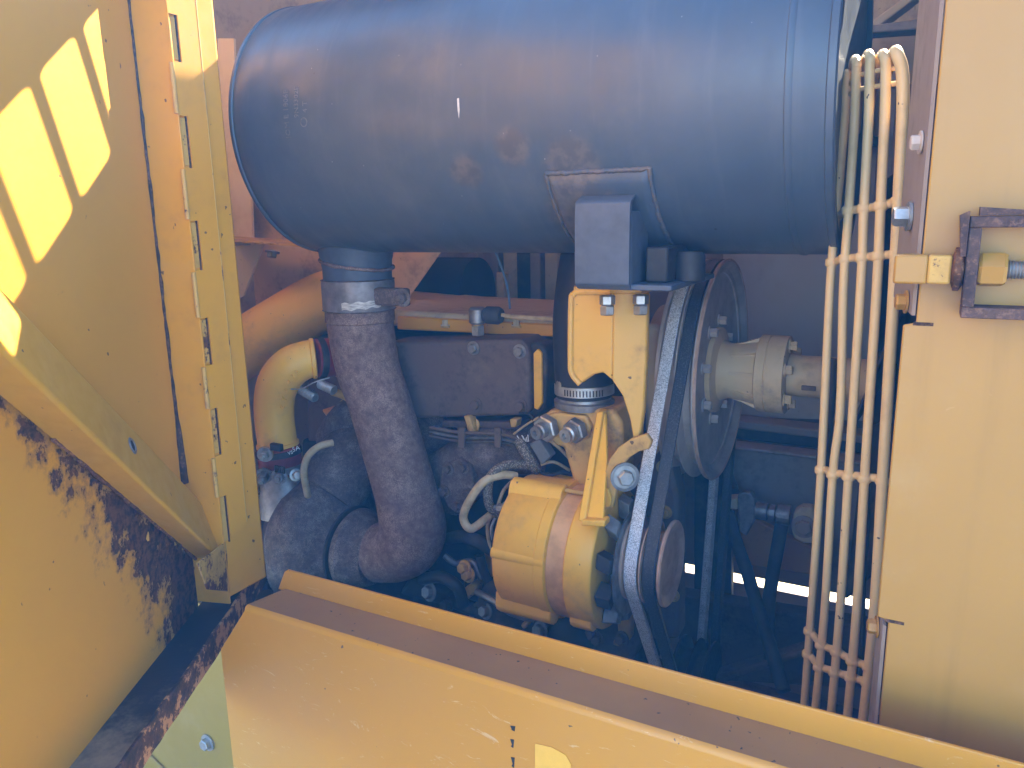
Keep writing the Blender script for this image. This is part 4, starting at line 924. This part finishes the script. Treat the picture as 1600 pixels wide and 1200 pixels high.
cable('harness_wire', [(862, 690, .03), (878, 704, .05), (895, 722, .08)], .0028, 'wire_tan', 'tan wire under the hex plugs', 'wire')

cable('harness_wire', [(788, 812, .03), (775, 830, .01), (770, 862, .0), (776, 890, .02), (790, 905, .05)], .0034, 'rubber_dusty', 'dusty black wire sagging below the tan cable loop', 'wire')
cable('harness_wire', [(800, 752, .03), (786, 768, .0), (778, 795, -.01), (786, 806, .02)], .003, 'wire_tan', 'short tan wire into the braided sleeve end', 'wire')
cable('harness_wire', [(838, 734, .06), (858, 742, .05), (882, 738, .07), (905, 748, .09)], .0032, 'rubber_dusty', 'dark wire crossing behind the top of the alternator', 'wire')
cable('harness_wire', [(845, 726, .05), (866, 722, .06), (890, 735, .08)], .0026, 'wire_tan', 'tan wire leaving the grey connector', 'wire')

# ------------------------------------------------------------------ lower engine details
lo = thing('front_casting', p(880, 1000, 1.2), 'grimy casting and brackets below the alternator', 'casting')
slab([(850, 925), (905, 950), (985, 975), (1000, 1000), (985, 1040), (820, 1000), (800, 960)], 1.13, .12, 'mount_casting', 'dark_brown', lo, bevel=.01)
slab([(835, 940), (852, 945), (850, 962), (828, 975), (818, 985), (812, 978), (830, 960)], 1.08, .03, 'clip_bracket', 'yellow_grimy', lo, bevel=.004)
slab([(962, 955), (986, 960), (985, 1000), (968, 1012), (955, 1008), (965, 990)], 1.09, .02, 'lug', 'yellow_grimy', lo, bevel=.004)
MB().lathe(p(893, 1000, 1.09), V((-.25, -1, .45)), [(0, .045), (.012, .045), (.020, .040), (.026, .028), (.028, 0)], 40).build('filler_cap', 'rubber', lo)
for px_, py_ in ((934, 998), (925, 990), (972, 998), (848, 958)): bolt(lo, p(px_, py_, 1.085), (-.2, -1, .2), .009, .012, mat='dark_brown')
slab([(873, 930), (900, 938), (896, 950), (872, 946)], 1.06, .03, 'pivot_lug', 'grey_dusty', lo, bevel=.004)
slab([(938, 870), (962, 878), (972, 890), (968, 965), (950, 970), (942, 940)], 1.0, .03, 'shield', 'steel_dull', lo, bevel=.003)
fu = thing('fuel_pump', p(720, 960, 1.15), 'dark blue grey fuel pump and linkages low beside the turbocharger', 'pump')
MB().lathe(p(735, 900, 1.20), (1, .1, 0), [(0, .03), (.01, .045), (.06, .045), (.065, .05), (.075, .05), (.076, 0)], 36).build('body', 'dark_grime', fu)
MB().lathe(p(790, 945, 1.10), (.3, -1, .2), [(0, .05), (.012, .05), (.016, .044), (.016, 0)], 40).build('disc', 'dark_grime', fu)
slab([(705, 935), (735, 912), (745, 915), (742, 928), (712, 952)], 1.12, .03, 'lever', 'yellow_grimy', fu, bevel=.005)
for px_, py_ in ((727, 887), (733, 898), (700, 945)): bolt(fu, p(px_, py_, 1.10), (-.2, -1, .2), .010, .014, mat='yellow_grimy' if px_ > 720 else 'dark_grime')
for pts, r_ in (([(750, 868), (755, 890), (765, 915), (768, 935)], .009), ([(695, 868), (712, 880), (738, 878), (752, 905)], .006), ([(768, 860), (778, 900), (770, 930), (745, 945), (735, 970)], .005), ([(690, 930), (720, 945), (760, 960)], .012)):
    MB().tube(smooth_path([p(x, y, 1.12) for x, y in pts], 6), r_, 14).build('pipe', 'steel_dull' if r_ < .007 else 'dark_grime', fu)
slab([(755, 862), (778, 870), (776, 905), (760, 900)], 1.14, .02, 'bracket', 'orange_tan', fu, bevel=.004)
slab([(640, 900), (700, 930), (690, 948), (620, 930)], 1.1, .05, 'casting', 'dark_grime', fu, bevel=.01)

# small lines, unions and castings that crowd the engine side
cl = thing('fuel_lines', p(760, 690, 1.15), 'bundle of thin steel fuel lines clipped below the manifold cover', 'pipe')
for i, (dy, yy) in enumerate(((0, 1.11), (7, 1.12), (13, 1.13))):
    MB().tube(smooth_path([p(672, 668+dy, yy), p(720, 676+dy, yy), p(780, 678+dy, yy), p(815, 690+dy, yy), p(828, 715+dy, yy+.02)], 6), .0032, 10).build('line', ('dark_brown', 'steel_dull', 'dark_brown')[i], cl)
for x_ in (715, 772): slab([(x_, 668), (x_+10, 669), (x_+10, 700), (x_, 699)], 1.104, .006, 'clip', 'dark_brown', cl, bevel=.001)
tf = thing('turbine_flange', p(705, 760, 1.12), 'rusty bolted manifold flange between turbocharger and alternator', 'flange')
slab([(688, 728), (716, 716), (735, 728), (742, 770), (728, 800), (700, 796), (686, 765)], 1.11, .022, 'plate', 'cast_dark', tf, bevel=.004, seg=3)
for x_, y_ in ((700, 732), (724, 730), (732, 772), (714, 790), (694, 768)): bolt(tf, p(x_, y_, 1.109), (0, -1, 0), .0085, .010, mat='cast_dark')
for nm_, pts, r_, mt, lb in (
    ('coolant_hose', [(700, 842, 1.16), (722, 838, 1.13), (748, 846, 1.10), (770, 860, 1.12)], .012, 'rubber_dusty', 'short dusty rubber hose left of the alternator foot'),
    ('coolant_hose', [(660, 905, 1.08), (690, 902, 1.06), (715, 918, 1.06), (724, 945, 1.07)], .011, 'rubber', 'black hose curving down below the exhaust elbow'),
    ('drain_pipe', [(745, 925, 1.07), (770, 938, 1.05), (800, 958, 1.05), (835, 968, 1.06)], .006, 'steel_dull', 'thin steel drain pipe just behind the sill flange'),
    ('oil_line', [(1000, 690, 1.12), (1012, 720, 1.10), (1006, 760, 1.10), (990, 790, 1.12)], .006, 'dark_brown', 'brown oil line half hidden behind the pale belt'),
    ('vent_pipe', [(520, 612, 1.12), (545, 622, 1.12), (562, 640, 1.13)], .008, 'yellow_grimy', 'stubby grimy vent pipe left of the exhaust pipe')):
    o = MB().tube(smooth_path([p(x, y, yy) for x, y, yy in pts], 6), r_, 14).build(nm_, mt); tag(o, lb, 'hose' if 'hose' in nm_ else 'pipe')
ct = thing('timing_cover', p(1000, 820, 1.2), 'dark grimy timing cover behind the belts with yellow stained bolts', 'cover')
slab([(960, 690), (1040, 690), (1060, 780), (1060, 1000), (980, 1000), (965, 900)], 1.20, .05, 'cover', 'dark_brown', ct, bevel=.008)
for x_, y_ in ((1020, 700), (1036, 730), (1040, 800), (1042, 860), (1052, 930), (985, 700)): bolt(ct, p(x_, y_, 1.199), (0, -1, 0), .008, .010, mat='yellow_grimy')
for x_, y_, r2 in ((812, 905, .012), (760, 955, .010), (845, 985, .011), (672, 925, .012)): bolt(fu, p(x_, y_, 1.075), (-.3, -1, .3), r2, .013, mat='steel_dull')
slab([(790, 930), (818, 926), (826, 950), (800, 972), (786, 958)], 1.10, .03, 'cast_arm', 'grey_dusty', fu, bevel=.006)

# ------------------------------------------------------------------ behind the fan hub: frame, hydraulic fittings
xf_ = thing('cross_member', p(1210, 700, 1.6), 'dusty grey cross member beams under the fan shaft', 'beam')
def beam(y0, y1, Y, dep, mat, x0=1135, x1=1420, sl_=.12): 
    return slab([(x0, y0), (x1, y0+sl_*(x1-x0)), (x1, y1+sl_*(x1-x0)), (x0, y1)], Y, dep, 'beam', mat, xf_, bevel=.004)
slab([(1130, 330), (1420, 330), (1420, 660), (1130, 650)], 1.70, .02, 'back_sheet', 'grey_pale', xf_)
beam(655, 668, 1.62, .06, 'grey_dusty'); beam(664, 684, 1.66, .03, 'dark_grime'); beam(696, 702, 1.56, .05, 'grey_dusty'); 
slab([(1143, 700), (1420, 735), (1420, 850), (1143, 830)], 1.58, .02, 'web', 'grey_dusty', xf_)
slab([(1085, 700), (1143, 700), (1143, 935), (1085, 922)], 1.66, .02, 'slot_mask', 'dark_grime', xf_)  # dark sheet added to cover this stretch of the bright slot
hy = thing('hydraulic_manifold', p(1200, 830, 1.45), 'bluish hydraulic fittings on a bracket under the fan hub', 'fitting')
slab([(1152, 774), (1160, 769), (1172, 770), (1180, 780), (1180, 812), (1166, 838), (1154, 830)], 1.45, .02, 'plate', 'steel_dull', hy, bevel=.003)
slab([(1136, 779), (1152, 779), (1152, 797), (1136, 795)], 1.46, .03, 'block', 'yellow_dull', hy, bevel=.003)
a = p(1181, 797, 1.45); b_ = p(1236, 806, 1.45); ax = (b_-a).normalized(); Lx = (b_-a).length
MB().lathe(a, ax, [(0, .012), (.001, .017), (Lx*.33, .017), (Lx*.35, .010), (Lx*.4, .010), (Lx*.42, .016), (Lx*.56, .016), (Lx*.58, .010), (Lx*.62, .010), (Lx*.64, .020), (Lx*.98, .020), (Lx, .012), (Lx, 0)], 18).build('union', 'steel_dull', hy, angle=20)
q = p(1256, 822, 1.44); MB().prism([p(x, y, 1.44) for x, y in ((1240, 800), (1252, 793), (1270, 794), (1275, 810), (1274, 850), (1255, 850), (1240, 842), (1236, 825))], (0, .03, 0)).build('boss', 'yellow_dull', hy, bevel=.005)
bolt(hy, p(1256, 823, 1.438), (0, -1, 0), .015, .010, mat='grey_dusty')
slab([(1150, 838), (1180, 812), (1240, 842), (1275, 860), (1275, 900), (1150, 880)], 1.56, .02, 'mount', 'orange_tan', hy, bevel=.004)
def hyh(pts, label): 
    o = MB().tube(smooth_path([p(x, y, Y) for x, y, Y in pts], 7), .0125, 18).build('hydraulic_hose', 'rubber_dusty'); tag(o, label, 'hose')
hyh([(1138, 800, 1.46), (1150, 845, 1.45), (1166, 890, 1.42), (1178, 930, 1.40), (1200, 1000, 1.36), (1225, 1080, 1.3)], 'black hydraulic hose slanting down past the bright slot, hung from the fitting bracket')
hyh([(1222, 815, 1.45), (1216, 850, 1.44), (1207, 900, 1.42), (1200, 960, 1.40), (1205, 1040, 1.36)], 'straight black hydraulic hose dropping from the hydraulic union')
hyh([(1128, 700, 1.55), (1136, 740, 1.53), (1146, 770, 1.5)], 'short dark hose behind the fan pulley')
ws = thing('belly_beam', p(1200, 1000, 1.4), 'brown stained frame rail crossing low behind the hoses', 'beam')
slab([(1060, 930), (1390, 985), (1390, 1080), (1060, 1060)], 1.60, .05, 'rail', 'dark_brown', ws, bevel=.005)
slab([(1110, 1060), (1270, 1010), (1280, 1018), (1120, 1072)], 1.35, .04, 'strut', 'dark_brown', ws, bevel=.005)
for px_ in (1096, 1116):
    slab([(px_, 905), (px_+9, 905), (px_+7, 1060), (px_-3, 1060)], 1.5, .012, 'strap', 'dark_grime', ws)

# ------------------------------------------------------------------ fan guard
fg = thing('fan_guard', p(1320, 1080, .95), 'yellow wire fan guard of upright rods beside the side panel', 'guard')
GYs = [1.00, .965, .94, .92, .905]
bars = [ [(1252,1165),(1267,960),(1283,733),(1297,450),(1306,340),(1320,190),(1323,135),(1325,122)],
         [(1268,1165),(1288,960),(1301,745),(1313,640),(1318,450),(1326,330),(1335,190),(1338,112),(1339,100)],
         [(1294,1165),(1312,960),(1326,742),(1345,450),(1350,325),(1357,190),(1359,110),(1360,92)],
         [(1320,1165),(1338,960),(1351,745),(1370,450),(1376,322),(1382,190),(1384,112),(1383,92)],
         [(1345,1165),(1366,960),(1379,750),(1397,450),(1404,315),(1410,190),(1410,115),(1403,88)] ]
def barpt(i, y):
    b = bars[i]
    for (xa, ya), (xb, yb) in zip(b, b[1:]):
        if yb <= y <= ya: return xa+(xb-xa)*(ya-y)/(ya-yb)
    return b[-1][0]
for i, b in enumerate(bars):
    pts = [p(x, y, GYs[i]) for x, y in b]
    e = pts[-1]; pts += [e+V((-.004, .018, .008)), e+V((-.010, .06, .006)), e+V((-.02, .14, -.012)), e+V((-.03, .25, -.05))]
    MB().tube(smooth_path(pts, 5), .0051 if i < 4 else .0060, 12).build('rod', 'rod_paint', fg)
for rows, sag in (([338, 329, 326, 322, 314], .0), ([410, 404, 402, 400, 397], 0), ([733, 740, 743, 746, 750], 0), ([984, 1006, 1016, 1030, 1040], -.004), ([1020, 1040, 1048, 1056, 1064], -.004), ([136, 118, 112, 108, 104], .0), ([150, 140, 136, 132, 128], .0)):
    pts = [p(barpt(i, y), y, GYs[i]+.006) for i, y in enumerate(rows)]
    e = pts[0]; 
    full = [e+V((-.03, .05, 0))] if rows[0] < 200 else []
    for a, b in zip(pts, pts[1:]): full += [a, (a+b)/2+V((0, .004, sag))]
    full.append(pts[-1])
    MB().tube(smooth_path(full, 4), .0048 if rows[0] > 200 else .0026, 10).build('cross_rod', 'rod_paint', fg)
    if rows[0] > 200:
        for i, a in enumerate(pts):
            MB().lathe(a+V((0, -.004, 0)), (0, 0, 1), [(-.007, .004), (-.003, .0075), (.003, .0075), (.007, .004)], 12).build('weld', 'rod_paint', fg, angle=80)
hs2 = MB().tube(smooth_path([p(1300, 560, 1.05), p(1288, 700, 1.04), p(1284, 800, 1.04), p(1278, 930, 1.03), p(1272, 1060, 1.02)], 8), [.0085+.0006*(i % 2) for i in range(33)], 12).build('ribbed_hose', 'rubber_dusty'); tag(hs2, 'dark ribbed hose running down behind the first guard rod', 'hose')
cb2 = MB().tube(smooth_path([p(1352, 640, 1.1), p(1356, 800, 1.08), p(1350, 900, 1.05), p(1346, 1060, 1.0)], 8), .003, 8).build('black_wire', 'rubber'); tag(cb2, 'thin black wire hanging behind the fan guard', 'wire')
# fan blades behind the guard
fn = thing('cooling_fan', (-.04, PYc, PZc-.05), 'dark cooling fan behind the guard rods', 'fan')
MB().lathe((-.06, PYc, PZc), (1, 0, 0), [(0, .04), (.002, .07), (.03, .07), (.03, 0)], 40).build('hub', 'dark_grime', fn)
for k in range(6):
    th = k*math.pi/3+.25; rd = V((0, -math.cos(th), math.sin(th))); tn = V((0, math.sin(th), math.cos(th)))
    def fb(u, v): 
        w_ = .045+.03*u; s_ = (v-.5)*2
        return V((-.045, PYc, PZc))+rd*(.06+.27*u)+tn*(s_*w_)+V((s_*.022, 0, 0))
    MB().grid(fb, 8, 4).build('blade', 'dark_grime', fn, solid=.003)

# ------------------------------------------------------------------ blue haze added to imitate veiling lens glare
HAZE = 0.066
hm = bpy.data.materials.new('veil_haze'); hm.use_nodes = True; t = hm.node_tree; t.nodes.remove(t.nodes['Principled BSDF'])
pv = t.nodes.new('ShaderNodeVolumePrincipled'); pv.inputs['Color'].default_value = (.08, .42, 1.0, 1); pv.inputs['Density'].default_value = HAZE
t.links.new(pv.outputs[0], t.nodes['Material Output'].inputs['Volume']); M['veil_haze'] = hm
if HAZE > 0:
    hz = MB().box((-9, -9, -1.1), (9, 9, 2.6)).build('haze', 'veil_haze'); hz['kind'] = 'stuff'
